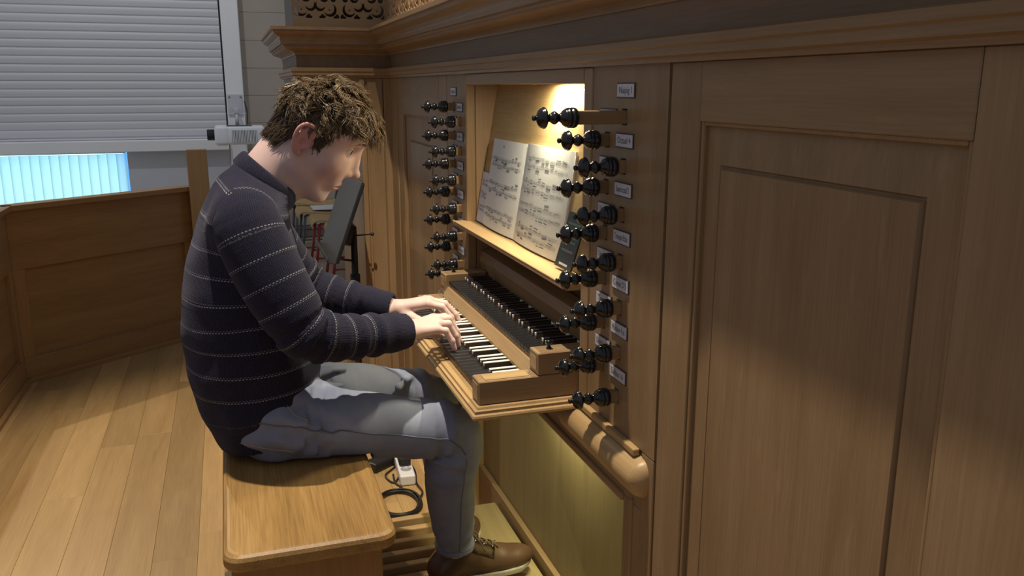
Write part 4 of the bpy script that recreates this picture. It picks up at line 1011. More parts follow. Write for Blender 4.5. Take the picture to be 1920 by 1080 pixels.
# ---- eyes, brows
for s in (-1, 1):
    c = h2w(np.array([0.0730, s * 0.0350, 0.0235])); bm = bmesh.new()
    bmesh.ops.create_uvsphere(bm, u_segments=20, v_segments=12, radius=0.0142 * HS, matrix=Matrix.Translation(c))
    e = bm_obj('eye', bm, plain('eye_white', (0.62, 0.60, 0.58), 0.15), man, True)
    d = Vector(HM @ np.array((1.0, -0.10, 0.06))).normalized(); bm = bmesh.new(); q = d.to_track_quat('Z', 'Y').to_matrix().to_4x4()
    add_lathe(bm, [(0.0066, 0.0126), (0.0060, 0.01385), (0.0028, 0.01445)], 16, Matrix.Translation(Vector(c)) @ Matrix.Scale(HS, 4) @ q)
    bm_obj('iris', bm, plain('iris', (0.035, 0.045, 0.055), 0.1), e, True)
    bm = bmesh.new(); rnd = random.Random(5)
    for i in range(46):
        u = i / 45; p = np.array([0.1065 - 0.020 * u ** 1.6, s * (0.012 + 0.036 * u), 0.0465 + 0.005 * math.sin(u * 2.6) - 0.003 * u + rnd.uniform(-.0022, .0022)])
        p2 = p + np.array([-0.003, s * 0.007, 0.001 - 0.002 * u])
        a_, b_ = h2w(p), h2w(p2); add_tube(bm, [Vector(a_), Vector(b_)], [0.0012, 0.0005], 3)
    bm_obj('eyebrow', bm, plain('brow', (0.20, 0.13, 0.075), 0.6), man)

# ---- hair: wavy locks grown from the scalp
HAIR, nt, b = newmat('hair'); N = nt.nodes.new; L = nt.links.new
at = N('ShaderNodeAttribute'); at.attribute_name = 'tint'; cr = N('ShaderNodeValToRGB')
cr.color_ramp.elements[0].color = (0.050, 0.032, 0.017, 1); cr.color_ramp.elements[1].color = (0.27, 0.18, 0.085, 1)
L(at.outputs['Fac'], cr.inputs[0]); L(cr.outputs[0], b.inputs['Base Color']); b.inputs['Roughness'].default_value = 0.38; b.inputs['Specular IOR Level'].default_value = 0.6
rs = np.random.RandomState(11)
napeV = head_loc[(hm > 0.6) & (head_loc[:, 2] < 0.030) & (head_loc[:, 0] < -0.030)]
def hair_locks():
    Vv, Ff, Tt = [], [], []
    c0 = np.array([0.010, 0, 0.040]); er = np.array([0.086, 0.0745, 0.080])
    whorl = np.array([-0.045, 0.012, 0.105])
    made = 0; tries = 0; NC = 900
    while made < NC and tries < 60000:
        tries += 1
        d = rs.normal(size=3); d /= np.linalg.norm(d)
        p = c0 + d * er
        nape = made < 170
        if nape: p = napeV[rs.randint(len(napeV))] * np.array([1, rs.choice([-1, 1]), 1])
        if p[0] > 0.05: p = p + np.array([0.006, 0, 0.004])
        hl = hairline(p[None])[0]
        if hl < 0.001: continue
        if -0.036 < p[0] < 0.008 and p[2] < 0.036 and hl < 0.01: continue
        nrm = d / er
        if nape: nrm = np.array([p[0] + 0.015, p[1] * 1.3, 0.010])
        nrm = nrm / np.linalg.norm(nrm)
        away = p - whorl; away -= nrm * (away @ nrm); away /= np.linalg.norm(away) + 1e-6
        top = np.clip((p[2] - 0.030) / 0.06, 0, 1); front = np.clip((p[0] + 0.005) / 0.075, 0, 1); low = np.clip((0.040 - p[2]) / 0.06, 0, 1)
        temple = (p[0] > 0.018) and (p[2] < 0.070) and (abs(p[1]) > 0.030)
        fl = away * 0.9 + np.array([0.45 * front, -0.10 * front, -0.50 * low - 0.28])
        if temple: fl = np.array([-0.35, 0, -0.8])
        if nape: fl = np.array([-0.28, 0.0, -1.0]); top = 0.0; front = 0.0
        q = p * 70
        cl = np.array([math.sin(q[0] * 0.9 + 1.3 * math.sin(q[1] * 0.7)), math.sin(q[1] * 1.1 + 1.1 * math.sin(q[2] * 0.8 + 1)), math.sin(q[2] + 1.2 * math.sin(q[0] * 0.75 + 2))])
        fl = fl + 0.50 * cl * (0.3 + 0.7 * top) + rs.normal(size=3) * 0.22 * (0.4 + 0.6 * top)
        fl -= nrm * (fl @ nrm); fl /= np.linalg.norm(fl) + 1e-6
        Ln = 0.032 + 0.026 * top + 0.008 * front * top; Ln *= rs.uniform(0.7, 1.2)
        if low > 0.5: Ln = rs.uniform(0.018, 0.030)
        if nape: Ln = rs.uniform(0.018, 0.034); lift0 = 0.22
        near = np.clip((0.015 - p[1]) / 0.05, 0, 1) * front
        Ln *= 1 - 0.42 * near
        if temple: Ln = rs.uniform(0.012, 0.020)
        af = 0.32 * front * top * (0.0 if temple else 1.0); fwd = np.array([1.0, 0.10 + 0.35 * np.sign(p[1]) * abs(p[1]) / 0.07, 0.02 + rs.uniform(-0.25, 0.25)])
        lift = 0.22 + 0.26 * top * rs.uniform(0.3, 1.3) + 0.12 * front * top
        ph = rs.uniform(0, 6.28); amp = (0.0012 + 0.0085 * top) * rs.uniform(0.5, 1.2); om = rs.uniform(5.5, 9.5); hand_ = rs.choice([-1, 1])
        side = np.cross(nrm, fl); nseg = 10; G = []
        for k in range(nseg):
            t = k / (nseg - 1); s_ = Ln * t
            h = lift * s_ * (1 - 0.60 * t) + 0.0008
            base = p + (fl * (1 - af) + fwd * af) * s_ * (1 - 0.10 * t) + nrm * h
            v = base - c0; rad = np.linalg.norm(v / er); mn = 1.010 + h / 0.085
            if rad < mn and not nape: base = c0 + v / rad * mn
            w = amp * (0.15 + t) * np.array([math.sin(ph + om * t) - math.sin(ph), hand_ * (math.cos(ph + om * t) - math.cos(ph))])
            G.append(base + side * w[0] + nrm * abs(w[1]) * 0.55 + np.array([0, 0, -0.028 * front * top * t * t * (1 - near)]))
        G = np.array(G); tone = np.clip(0.10 + 0.50 * top * rs.uniform(0.2, 1.3) + 0.15 * rs.uniform(), 0, 1)
        ns = 11 if top > 0.2 else 8
        for q_ in range(ns):
            off = rs.normal(size=2) * (0.0034 + 0.0008 * top); r0 = rs.uniform(0.0006, 0.0011); kk = rs.uniform(0.75, 1.06)
            b = len(Vv); jit = rs.normal(size=3) * 0.0020
            pts = []
            for k in range(nseg):
                t = k / (nseg - 1); tt = t * kk * (nseg - 1); i0 = min(int(tt), nseg - 2); g = G[i0] + (G[i0 + 1] - G[i0]) * (tt - i0)
                pts.append(g + (fl * off[0] + side * off[1]) * (1 - 0.55 * t) + jit * t)
            pts = np.array(pts)
            for k in range(nseg):
                tg = pts[min(k + 1, nseg - 1)] - pts[max(k - 1, 0)]; tg /= np.linalg.norm(tg) + 1e-9
                u = np.cross(tg, nrm); u /= np.linalg.norm(u) + 1e-9; w_ = np.cross(u, tg); r = r0 * (1 - 0.8 * (k / (nseg - 1)) ** 2)
                for a in (0, 2.094, 4.189): Vv.append(pts[k] + (u * math.cos(a) * 1.4 + w_ * math.sin(a)) * r)
            for k in range(nseg - 1):
                for a in range(3): Ff.append((b + 3 * k + a, b + 3 * k + (a + 1) % 3, b + 3 * k + 3 + (a + 1) % 3, b + 3 * k + 3 + a))
            tv = np.clip(tone + rs.normal() * 0.10, 0, 1)
            Tt += [tv] * (3 * nseg)
        made += 1
    return np.array(Vv), Ff, np.array(Tt)
Vx, Fx, Tx = hair_locks()
ho = np_obj('hair', h2w(Vx), Fx, HAIR, man, {'tint': ('FLOAT', 'POINT', Tx)})
ho['kind'] = 'stuff'

# ---- sweater
SPACING = 0.0535
def knit(name):
    m, nt, b = newmat(name); N = nt.nodes.new; L = nt.links.new
    at = N('ShaderNodeAttribute'); at.attribute_name = 'knit'; sp = N('ShaderNodeSeparateXYZ'); L(at.outputs['Vector'], sp.inputs[0])
    def math_(op, a, bv=None, c=None):
        n = N('ShaderNodeMath'); n.operation = op
        for i, q in enumerate((a, bv, c)):
            if q is None: continue
            if isinstance(q, (int, float)): n.inputs[i].default_value = q
            else: L(q, n.inputs[i])
        return n.outputs[0]
    s, w, on = sp.outputs[0], sp.outputs[1], sp.outputs[2]
    fr = math_('FRACT', math_('DIVIDE', s, SPACING))
    def row(c, hw): return math_('LESS_THAN', math_('ABSOLUTE', math_('SUBTRACT', fr, c)), hw)
    dash1 = math_('LESS_THAN', math_('FRACT', math_('DIVIDE', w, 0.0062)), 0.60)
    dash2 = math_('LESS_THAN', math_('FRACT', math_('ADD', math_('DIVIDE', w, 0.0062), 0.5)), 0.52)
    st = math_('ADD', math_('MULTIPLY', row(0.47, 0.020), dash1), math_('MULTIPLY', math_('MULTIPLY', row(0.545, 0.016), dash2), 0.55))
    st = math_('MULTIPLY', st, on)
    rib = math_('SINE', math_('MULTIPLY', w, 6.2832 / 0.0036))
    purl = math_('SINE', math_('MULTIPLY', s, 6.2832 / 0.0030))
    nz = N('ShaderNodeTexNoise'); nz.inputs['Scale'].default_value = 260; tc = N('ShaderNodeTexCoord'); L(tc.outputs['Object'], nz.inputs['Vector'])
    mx = N('ShaderNodeMix'); mx.data_type = 'RGBA'; mx.inputs[6].default_value = (0.010, 0.010, 0.021, 1); mx.inputs[7].default_value = (0.030, 0.030, 0.052, 1)
    L(math_('ADD', math_('MULTIPLY', rib, 0.25), nz.outputs['Fac']), mx.inputs[0])
    mx2 = N('ShaderNodeMix'); mx2.data_type = 'RGBA'; L(st, mx2.inputs[0]); L(mx.outputs[2], mx2.inputs[6]); mx2.inputs[7].default_value = (0.25, 0.25, 0.26, 1)
    L(mx2.outputs[2], b.inputs['Base Color']); b.inputs['Roughness'].default_value = 0.95; b.inputs['Specular IOR Level'].default_value = 0.1
    b.inputs['Sheen Weight'].default_value = 0.12; b.inputs['Sheen Roughness'].default_value = 0.5; b.inputs['Sheen Tint'].default_value = (0.6, 0.6, 0.75, 1)
    bp = N('ShaderNodeBump'); bp.inputs['Strength'].default_value = 0.28; bp.inputs['Distance'].default_value = 0.0012
    L(math_('ADD', rib, math_('MULTIPLY', purl, 0.4)), bp.inputs['Height']); L(bp.outputs[0], b.inputs['Normal'])
    return m
KNIT = knit('knit')
# torso: elliptical sections along a bent spine  (x, z, half depth, half width)
SP = [(-0.620, 0.668, 0.120, 0.170), (-0.638, 0.740, 0.138, 0.182), (-0.645, 0.820, 0.150, 0.184), (-0.648, 0.910, 0.151, 0.182), (-0.654, 1.000, 0.140, 0.182), (-0.652, 1.080, 0.121, 0.186),
      (-0.645, 1.150, 0.103, 0.184), (-0.628, 1.200, 0.088, 0.150), (-0.610, 1.232, 0.074, 0.098), (-0.603, 1.243, 0.070, 0.080)]
Sp = cat_rom(SP, 6)
h = 0.0048
ax, X, Y, Z = grid((-0.815, -0.225, 0.60), (-0.44, 0.225, 1.31), h)
X2, Z2 = np.meshgrid(ax[0], ax[2], indexing='ij')
best = np.full(X2.shape, 1e9, f32); A2 = np.zeros_like(best); W2 = np.zeros_like(best); N2 = np.zeros_like(best); S2 = np.zeros_like(best); E2 = np.zeros_like(best); s0 = 0
for i in range(len(Sp) - 1):
    a, b_ = Sp[i], Sp[i + 1]; d = b_[:2] - a[:2]; L_ = np.linalg.norm(d); t = ((X2 - a[0]) * d[0] + (Z2 - a[1]) * d[1]) / L_ ** 2
    tc_ = np.clip(t, 0, 1); q = np.hypot(X2 - a[0] - tc_ * d[0], Z2 - a[1] - tc_ * d[1])
    c = q < best; best = np.where(c, q, best)
    A2 = np.where(c, a[2] + (b_[2] - a[2]) * tc_, A2); W2 = np.where(c, a[3] + (b_[3] - a[3]) * tc_, W2); S2 = np.where(c, s0 + tc_ * L_, S2)
    N2 = np.where(c, ((X2 - a[0]) * d[1] - (Z2 - a[1]) * d[0]) / L_, N2)
    ex = np.where(t < 0, -t * L_, np.where(t > 1, (t - 1) * L_, 0)) if i in (0, len(Sp) - 2) else 0 * t
    E2 = np.where(c, ex if i in (0, len(Sp) - 2) else 0, E2); s0 += L_
qq = np.sqrt((np.abs(N2)[:, None, :] / A2[:, None, :]) ** 2.0 + (np.abs(Y) / W2[:, None, :]) ** 2.0)
D = (qq - 1) * np.minimum(A2, W2)[:, None, :] * 0.9
Pn = (X, Y, Z)
fold = vnoise((X * 1.0, Y * 1.0, Z * 2.2), 28, 3) * 0.0055 + vnoise((X * 2 + Z * 2, Y, Z - X), 45, 4) * 0.0034
low = np.clip((0.86 - Z) / 0.16, 0, 1)
D = D + fold * (0.6 + 0.8 * low) 
AY = np.abs(Y)
D = smin(D, cone(X, AY, Z, (-0.618, 0.055, 1.222), (-0.648, 0.150, 1.180), 0.052, 0.070), 0.04)
D = np.maximum(D, E2[:, None, :] - 0.004)
Vt, Qt = surface_net(D, ax)
def bilin(G, xs, zs):
    i = np.clip(((xs - ax[0][0]) / h), 0, G.shape[0] - 1.001); k = np.clip((zs - ax[2][0]) / h, 0, G.shape[1] - 1.001)
    return G[np.round(i).astype(int), np.round(k).astype(int)]
def spine_s(V):
    bestd = np.full(len(V), 1e9); s = np.zeros(len(V)); acc = 0
    for i in range(len(Sp) - 1):
        a, b_ = Sp[i], Sp[i + 1]; d = b_[:2] - a[:2]; L_ = np.linalg.norm(d); t = np.clip(((V[:, 0] - a[0]) * d[0] + (V[:, 2] - a[1]) * d[1]) / L_ ** 2, 0, 1)
        q = np.hypot(V[:, 0] - a[0] - t * d[0], V[:, 2] - a[1] - t * d[1]); c = q < bestd; bestd[c] = q[c]; s[c] = (acc + t * L_)[c]; acc += L_
    return s
st_ = spine_s(Vt); ang = np.arctan2(Vt[:, 1], Vt[:, 0] + 0.64) * 0.15
on = ((st_ > 0.07) & (st_ < 0.56)).astype(float)
sw = np_obj('sweater', Vt, Qt, KNIT, man, {'knit': ('FLOAT_VECTOR', 'POINT', np.stack([st_ + 0.012, ang, on], 1))})
# sleeves
def sleeve(pts, seed, ripple):
    P = cat_rom(pts, 5); b0 = P[:, :3].min(0) - 0.09; b1 = P[:, :3].max(0) + 0.09
    ax, X, Y, Z = grid(b0, b1, 0.0042)
    D, s = chain(X, Y, Z, P, 0.0)
    Ltot = np.sum(np.linalg.norm(np.diff(P[:, :3], axis=0), axis=1))
    f = 0
    for c, wd, am, ph, fr in ripple: f = f + am * np.exp(-((s - c) / wd) ** 2) * np.sin(s * fr + ph + 6 * (Z - X) + 8 * Y)
    D = D - f + vnoise((X, Y, Z), 34, seed) * 0.0028
    # open the cuff: cut plane at the wrist, hollow it
    e = P[-1, :3] - P[-2, :3]; e = e / np.linalg.norm(e)
    cut = (X - P[-1, 0]) * e[0] + (Y - P[-1, 1]) * e[1] + (Z - P[-1, 2]) * e[2]
    inner, _ = chain(X, Y, Z, np.column_stack([P[-8:, :3], P[-8:, 3] - 0.0095]))
    D = np.maximum(D, cut); D = np.where(cut > -0.05, np.maximum(D, -inner), D)
    V, Q = surface_net(D, ax)
    # arc length and angle for the knit
    best = np.full(len(V), 1e9); sv = np.zeros(len(V)); av = np.zeros(len(V)); acc = 0
    for i in range(len(P) - 1):
        a, b_ = P[i, :3], P[i + 1, :3]; d = b_ - a; L_ = np.linalg.norm(d); t = np.clip((V - a) @ d / L_ ** 2, 0, 1); c_ = V - a - t[:, None] * d; q = np.linalg.norm(c_, axis=1)
        u = np.cross(d / L_, (0, 0, 1)); u /= np.linalg.norm(u); w = np.cross(u, d / L_)
        cc = q < best; best[cc] = q[cc]; sv[cc] = (acc + t * L_)[cc]; av[cc] = np.arctan2(c_ @ u, c_ @ w)[cc] * 0.055; acc += L_
    on = ((sv < acc - 0.075) & (sv > 0.0)).astype(float)
    return V, Q, np.stack([sv, av, on], 1)
slR = [(-0.640, -0.120, 1.192, 0.062), (-0.643, -0.166, 1.170, 0.071), (-0.617, -0.192, 1.095, 0.072), (-0.580, -0.214, 1.010, 0.068), (-0.545, -0.222, 0.950, 0.061), (-0.490, -0.205, 0.924, 0.054), (-0.420, -0.172, 0.912, 0.049), (-0.350, -0.137, 0.902, 0.045), (-0.308, -0.116, 0.897, 0.0405)]
V, Q, K = sleeve(slR, 21, [(0.31, 0.05, 0.0055, 0.4, 150), (0.45, 0.06, 0.0042, 1.0, 120)])
np_obj('sleeve', V, Q, KNIT, sw, {'knit': ('FLOAT_VECTOR', 'POINT', K)})
slL = [(-0.632, 0.120, 1.19, 0.060), (-0.632, 0.168, 1.165, 0.070), (-0.595, 0.205, 1.085, 0.070), (-0.545, 0.236, 0.995, 0.066), (-0.500, 0.246, 0.940, 0.059), (-0.440, 0.226, 0.914, 0.052), (-0.375, 0.194, 0.900, 0.047), (-0.320, 0.168, 0.890, 0.043), (-0.290, 0.153, 0.885, 0.039)]
V, Q, K = sleeve(slL, 22, [(0.32, 0.05, 0.0055, 0.4, 140), (0.45, 0.06, 0.0045, 2.0, 130)])
np_obj('sleeve', V, Q, KNIT, sw, {'knit': ('FLOAT_VECTOR', 'POINT', K)})
# ribbed collar and hem band
def ring_band(name, cpts, n=72, th=0.0045):
    """band swept between stacked closed rings: list of functions angle -> point"""
    V = []; F = []; m = len(cpts)
    for f_ in cpts:
        for k in range(n): V.append(f_(2 * math.pi * k / n))
    for i in range(m - 1):
        for k in range(n): F.append((i * n + k, i * n + (k + 1) % n, (i + 1) * n + (k + 1) % n, (i + 1) * n + k))
    return V, F, n, m
def collar_ring(c, ax_, ay_, tilt, r):
    u = np.array([math.cos(tilt), 0, -math.sin(tilt)])
    def f_(a): return tuple(np.array(c) + u * (ax_ + r) * math.cos(a) + np.array([0, 1, 0]) * (ay_ + r) * math.sin(a))
    return f_
T = R(42)
cr_ = [collar_ring((-0.606, 0.006, 1.226), 0.078, 0.078, T, 0.000), collar_ring((-0.600, 0.006, 1.236), 0.077, 0.077, T, 0.0065), collar_ring((-0.592, 0.006, 1.248), 0.073, 0.072, T, 0.0075), collar_ring((-0.585, 0.006, 1.259), 0.070, 0.068, T, 0.0065), collar_ring((-0.583, 0.006, 1.263), 0.069, 0.067, T, 0.002), collar_ring((-0.587, 0.006, 1.256), 0.068, 0.066, T, -0.002), collar_ring((-0.604, 0.006, 1.228), 0.068, 0.066, T, -0.002)]
V, F, n, m = ring_band('collar', cr_)
kn = np.array([[0.0, 2 * math.pi * k / n * 0.068, 0.0] for i in range(m) for k in range(n)])
np_obj('collar', np.array(V), F, KNIT, sw, {'knit': ('FLOAT_VECTOR', 'POINT', kn)})

# ---- jeans
DENIM, nt, b = newmat('denim'); N = nt.nodes.new; L = nt.links.new
at = N('ShaderNodeAttribute'); at.attribute_name = 'fade'; tc = N('ShaderNodeTexCoord')
nz = N('ShaderNodeTexNoise'); nz.inputs['Scale'].default_value = 16; nz.inputs['Detail'].default_value = 6; L(tc.outputs['Object'], nz.inputs['Vector'])
wv = N('ShaderNodeTexWave'); wv.inputs['Scale'].default_value = 420; wv.inputs['Distortion'].default_value = 1.5; wv.bands_direction = 'DIAGONAL'; L(tc.outputs['Object'], wv.inputs['Vector'])
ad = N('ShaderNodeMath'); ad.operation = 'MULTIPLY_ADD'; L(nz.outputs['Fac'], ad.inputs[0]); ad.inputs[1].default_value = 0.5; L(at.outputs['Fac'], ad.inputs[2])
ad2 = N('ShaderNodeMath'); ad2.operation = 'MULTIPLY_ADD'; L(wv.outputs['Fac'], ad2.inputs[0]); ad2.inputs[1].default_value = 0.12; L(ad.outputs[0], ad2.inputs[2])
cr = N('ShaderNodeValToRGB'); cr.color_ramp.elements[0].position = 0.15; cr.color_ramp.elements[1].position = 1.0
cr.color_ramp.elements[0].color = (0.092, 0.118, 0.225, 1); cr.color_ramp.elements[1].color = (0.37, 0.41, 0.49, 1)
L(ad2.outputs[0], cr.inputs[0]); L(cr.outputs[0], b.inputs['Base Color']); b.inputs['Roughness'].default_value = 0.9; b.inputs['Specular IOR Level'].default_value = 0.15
bp = N('ShaderNodeBump'); bp.inputs['Strength'].default_value = 0.2; bp.inputs['Distance'].default_value = 0.0006; L(wv.outputs['Fac'], bp.inputs['Height']); L(bp.outputs[0], b.inputs['Normal'])
ax, X, Y, Z = grid((-0.80, -0.235, 0.235), (-0.09, 0.265, 0.83), 0.0046)
lr = cat_rom([(*HIR, 0.098), (-0.47, -0.103, 0.682, 0.082), (-0.33, -0.108, 0.658, 0.074), (-0.215, -0.106, 0.632, 0.070), (-0.192, -0.100, 0.590, 0.069), (-0.200, -0.080, 0.500, 0.066), (-0.190, -0.052, 0.390, 0.057), (-0.175, -0.022, 0.262, 0.050)], 4)
llg = cat_rom([(*HIL, 0.098), (-0.47, 0.115, 0.682, 0.082), (-0.33, 0.14, 0.655, 0.074), (-0.215, 0.155, 0.627, 0.069), (-0.180, 0.155, 0.585, 0.065), (-0.162, 0.135, 0.500, 0.056), (-0.160, 0.105, 0.390, 0.050), (-0.160, 0.075, 0.262, 0.045)], 4)
def leg(P, seed):
    D, s = chain(X, Y, Z, P)
    rip = 0.0075 * np.exp(-((s - 0.43) / 0.07) ** 2) * np.sin(130 * s + 30 * (Z - 0.6)) * np.clip((-X - 0.14) / 0.06, 0.15, 1)
    rip = rip + 0.0050 * np.exp(-((s - 0.03) / 0.09) ** 2) * np.sin(70 * s + 110 * (Z - 0.7) + 20 * Y) + 0.0032 * np.sin(85 * s + 20 * Y + seed) * np.clip((s - 0.62) / 0.15, 0, 1)
    rip = rip + 0.0018 * np.sin(48 * s + 25 * (Z + Y))
    return D - rip + vnoise((X, Y, Z), 38, seed) * 0.0020
D1, D2 = leg(lr, 31), leg(llg, 32)
D = smin(D1, D2, 0.022)
pel = ell(X, Y, Z, (-0.632, 0, 0.715), (0.118, 0.165, 0.108)); D = smin(D, pel, 0.03)
D = smin(D, ell(X, Y, Z, (-0.62, 0, 0.78), (0.11, 0.15, 0.08)), 0.04)
for fa, fb, fr in (((-0.548, -0.035, 0.782), (-0.478, 0.030, 0.768), 0.013), ((-0.525, -0.075, 0.772), (-0.455, -0.035, 0.752), 0.011), ((-0.50, 0.02, 0.778), (-0.43, 0.075, 0.755), 0.010), ((-0.30, 0.05, 0.700), (-0.255, 0.11, 0.702), 0.010)):
    D = smin(D, cone(X, Y, Z, fa, fb, fr, fr * 0.6), 0.012)
benchcut = np.where(X < -0.40, 0.6225 - Z, -1.0) + 0 * Y
D = smax(D, benchcut, 0.012)
for P in (lr, llg):
    e = P[-1, :3]; D = np.maximum(D, np.where(((X - e[0]) ** 2 + (Y - e[1]) ** 2) < 0.11 ** 2, (e[2] - Z), -1.0) + 0 * D)
# hollow the trouser ends
for P in (lr, llg):
    inn, _ = chain(X, Y, Z, np.column_stack([P[-7:, :3], P[-7:, 3] - 0.0125])); D = np.where(Z < P[-1, 2] + 0.030, np.maximum(D, -inn), D)
Vj, Qj = surface_net(D, ax)
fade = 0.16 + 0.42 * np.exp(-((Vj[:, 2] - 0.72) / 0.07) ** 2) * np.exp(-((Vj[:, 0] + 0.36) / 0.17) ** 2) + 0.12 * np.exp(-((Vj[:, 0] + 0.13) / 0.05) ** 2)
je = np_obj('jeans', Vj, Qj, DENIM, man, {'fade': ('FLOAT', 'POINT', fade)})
# seams laid onto the cloth
bvh = BVHTree.FromPolygons([tuple(v) for v in Vj], [tuple(q) for q in Qj])
def seam(name, pts, r, mat, parent, lift=0.0002, n=60, nside=5):
    P = cat_rom(pts, max(2, n // (len(pts) - 1))); out = []
    for p in P:
        loc, nrm, i, d = bvh.find_nearest(Vector(p)); out.append(loc + nrm * lift)
    bm = bmesh.new(); add_tube(bm, out, r, nside); return bm_obj(name, bm, mat, parent, True)
SEAM = plain('denim_seam', (0.15, 0.165, 0.21), 0.9, spec=0.1); STITCH = plain('stitch', (0.34, 0.30, 0.25), 0.8)
seam('side_seam', [(-0.66, -0.20, 0.735), (-0.56, -0.21, 0.715), (-0.45, -0.21, 0.695), (-0.33, -0.20, 0.665), (-0.22, -0.19, 0.635), (-0.18, -0.17, 0.59)], 0.0018, SEAM, je)
seam('side_seam', [(-0.180, -0.17, 0.58), (-0.182, -0.15, 0.50), (-0.180, -0.13, 0.40), (-0.178, -0.09, 0.28)], 0.0016, SEAM, je)
seam('pocket_stitching', [(-0.72, -0.16, 0.675), (-0.67, -0.19, 0.668), (-0.615, -0.20, 0.650), (-0.590, -0.20, 0.645), (-0.585, -0.20, 0.632)], 0.0012, STITCH, je)
seam('pocket_stitching', [(-0.60, -0.16, 0.775), (-0.57, -0.18, 0.745), (-0.53, -0.19, 0.728)], 0.0012, STITCH, je)
seam('hem_stitching', [(ANR[0] + 0.06 * math.cos(a), ANR[1] + 0.06 * math.sin(a), ANR[2] + 0.016) for a in np.linspace(0, 6.28, 24)], 0.0010, SEAM, je)

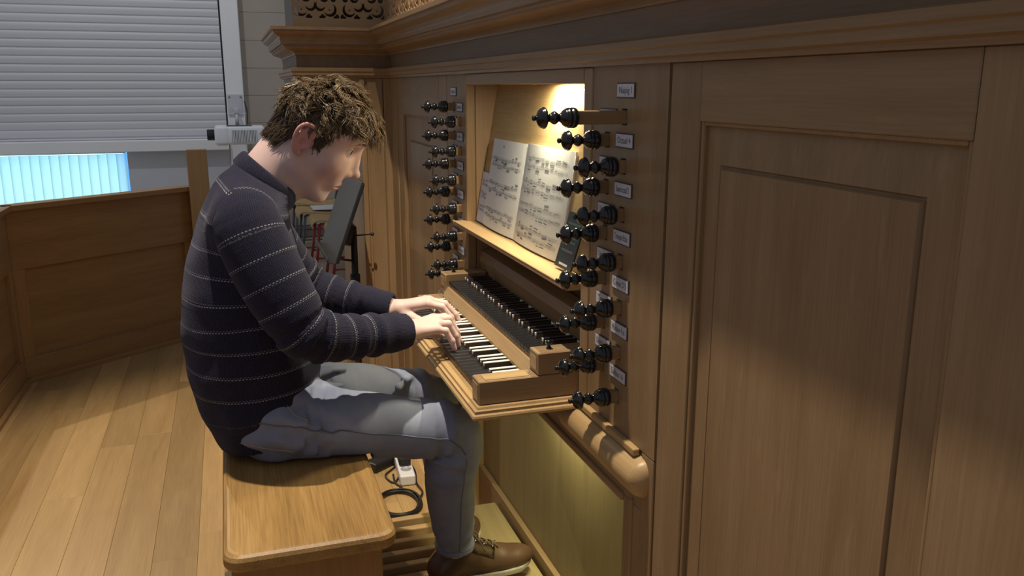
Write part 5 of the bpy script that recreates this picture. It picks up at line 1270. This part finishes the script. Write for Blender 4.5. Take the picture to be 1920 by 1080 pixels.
# ---- shoes and socks
LEA = plain('brown_leather', (0.098, 0.053, 0.031), 0.38, var=0.35, bscale=14, bump=0.08); SUE = plain('brown_suede', (0.16, 0.105, 0.058), 0.75, var=0.2, bscale=60)
SOLE = plain('sole_edge', (0.50, 0.46, 0.38), 0.6); LACE = plain('lace', (0.13, 0.085, 0.05), 0.7); SOCK = plain('sock', (0.32, 0.27, 0.29), 0.9)
def shoe(ank, yaw, pitch, sz, label_near):
    """built toe-forward along +X about the ankle, sole underside at z = -0.098"""
    ax, X, Y, Z = grid((-0.085, -0.06, -0.105), (0.235, 0.06, 0.045), 0.0026)
    D = cone(X, Y, Z, (-0.035, 0, -0.052), (0.0, 0, -0.005), 0.036, 0.040)
    D = smin(D, cone(X, Y, Z, (-0.040, 0, -0.062), (0.06, 0.004, -0.062), 0.032, 0.036), 0.03)
    D = smin(D, cone(X, Y, Z, (0.010, 0, -0.020), (0.110, 0.004, -0.060), 0.034, 0.032), 0.03)
    D = smin(D, ell(X, Y, Z, (0.150, 0.004, -0.068), (0.066, 0.041, 0.030)), 0.03)
    D = smax(D, -0.086 - Z, 0.006)
    D = smax(D, (Z - 0.022) + 0 * X + 0 * Y, 0.006)
    D = np.maximum(D, -cone(X, Y, Z, (-0.005, 0, -0.01), (-0.002, 0, 0.08), 0.033, 0.036))
    V, Q = surface_net(D, ax)
    Rm = np.array((Matrix.Rotation(yaw, 3, 'Z') @ Matrix.Rotation(pitch, 3, 'Y')))
    def tw(P): return (np.asarray(P, float) * sz) @ Rm.T + np.array(ank)
    s = np_obj('shoe', tw(V), Q, LEA, man)
    # sole
    pts = []
    for a in np.linspace(0, 2 * math.pi, 48)[:-1]:
        t = (math.cos(a) + 1) / 2; x = -0.078 + 0.292 * t; wd = np.interp(t, [0, .08, .25, .45, .7, .85, .95, 1], [0.0, .026, .033, .033, .043, .040, .024, 0.0]); pts.append((x, math.copysign(wd, math.sin(a)) + 0.004 * t if abs(math.sin(a)) > 1e-6 else 0.004 * t))
    V = []; F = []; n = len(pts)
    for z, sc in ((-0.098, .97), (-0.095, 1.0), (-0.086, 1.0), (-0.083, .97)):
        for p in pts: V.append(((p[0] - 0.068) * sc + 0.068, p[1] * sc, z + 0.012 * max(0, (p[0] - 0.15) / 0.065) ** 2))
    for i in range(3):
        for k in range(n): F.append((i * n + k, i * n + (k + 1) % n, (i + 1) * n + (k + 1) % n, (i + 1) * n + k))
    F.append(tuple(range(n))[::-1]); F.append(tuple(range(3 * n, 4 * n)))
    mesh_obj('sole', tw(V), F, SOLE, s)
    bv = BVHTree.FromPolygons([tuple(v) for v in tw(np_V(s))], [tuple(p.vertices) for p in s.data.polygons]) if False else BVHTree.FromPolygons([tuple(v) for v in (np.array([vv.co[:] for vv in s.data.vertices]) + np.array(wloc(s)))], [tuple(p.vertices) for p in s.data.polygons])
    def snap(p, lift=0.002):
        l, nr, i, d = bv.find_nearest(Vector(tw(np.array(p)[None])[0])); return l + nr * lift
    # lacing: facings, eyelets, criss-cross laces and a bow
    for sd in (-1, 1):
        bm = bmesh.new(); rowp = []
        for t in np.linspace(0, 1, 8):
            x = 0.020 + 0.085 * t; z = 0.030 - 0.045 * t
            a, b_ = snap((x, sd * 0.012, z), 0.0018), snap((x - 0.012, sd * 0.040, z - 0.025), 0.0018); rowp.append((a, (a + b_) / 2 + (snap((x - .006, sd * .028, z - .010), .0018) - (a + b_) / 2) , b_))
        vs = [[bm.verts.new(q) for q in r_] for r_ in rowp]
        for i in range(len(vs) - 1):
            for k in range(2): bm.faces.new((vs[i][k], vs[i][k + 1], vs[i + 1][k + 1], vs[i + 1][k]))
        bmesh.ops.solidify(bm, geom=bm.faces[:], thickness=0.0015)
        bm_obj('lace_facing', bm, SUE, s, True)
        for t in np.linspace(0.08, 0.9, 4):
            x = 0.020 + 0.085 * t; z = 0.030 - 0.045 * t; c = snap((x, sd * 0.017, z - 0.004), 0.0034); bm = bmesh.new()
            bmesh.ops.create_uvsphere(bm, u_segments=8, v_segments=6, radius=0.0026, matrix=Matrix.Translation(c)); bm_obj('eyelet', bm, plain('eyelet', (0.6, 0.6, 0.58), 0.25, metal=0.9), s, True)
    for i, t in enumerate(np.linspace(0.06, 0.9, 5)):
        x = 0.020 + 0.085 * t; z = 0.032 - 0.045 * t
        for sd in (-1, 1):
            P = [snap((x, sd * 0.016, z - 0.004), 0.0045), snap((x + 0.008, 0, z + 0.004), 0.0065), snap((x + 0.016, -sd * 0.016, z - 0.012), 0.0045)]
            tube('lace', P, 0.0019, LACE, s, 6)
    kc = np.array((0.022, 0.0, 0.036))
    for sd in (-1, 1):
        loop = [kc + np.array((0.0, 0, 0)), kc + np.array((0.012, sd * 0.018, 0.010)), kc + np.array((0.026, sd * 0.034, 0.000)), kc + np.array((0.022, sd * 0.030, -0.010)), kc + np.array((0.008, sd * 0.012, -0.002)), kc]
        tube('lace', [Vector(q) for q in tw(cat_rom(loop, 4))], 0.0018, LACE, s, 6)
        end = [kc, kc + np.array((0.015, sd * 0.026, 0.0)), kc + np.array((0.030, sd * 0.042, -0.022)), kc + np.array((0.042, sd * 0.046, -0.045))]
        tube('lace', [Vector(q) for q in tw(cat_rom(end, 4))], 0.0018, LACE, s, 6)
    bm = bmesh.new(); add_tube(bm, [Vector(q) for q in tw([(0.0, 0, -0.02), (0.0, 0, 0.02), (0.0, -0.001, 0.075)])], [0.034, 0.034, 0.037], 20); bm_obj('sock', bm, SOCK, man, True)
    return s
shoe((-0.168, -0.005, 0.262), R(3), R(0), 1.03, True)
shoe((-0.158, 0.075, 0.250), R(60), R(0), 1.03, False)
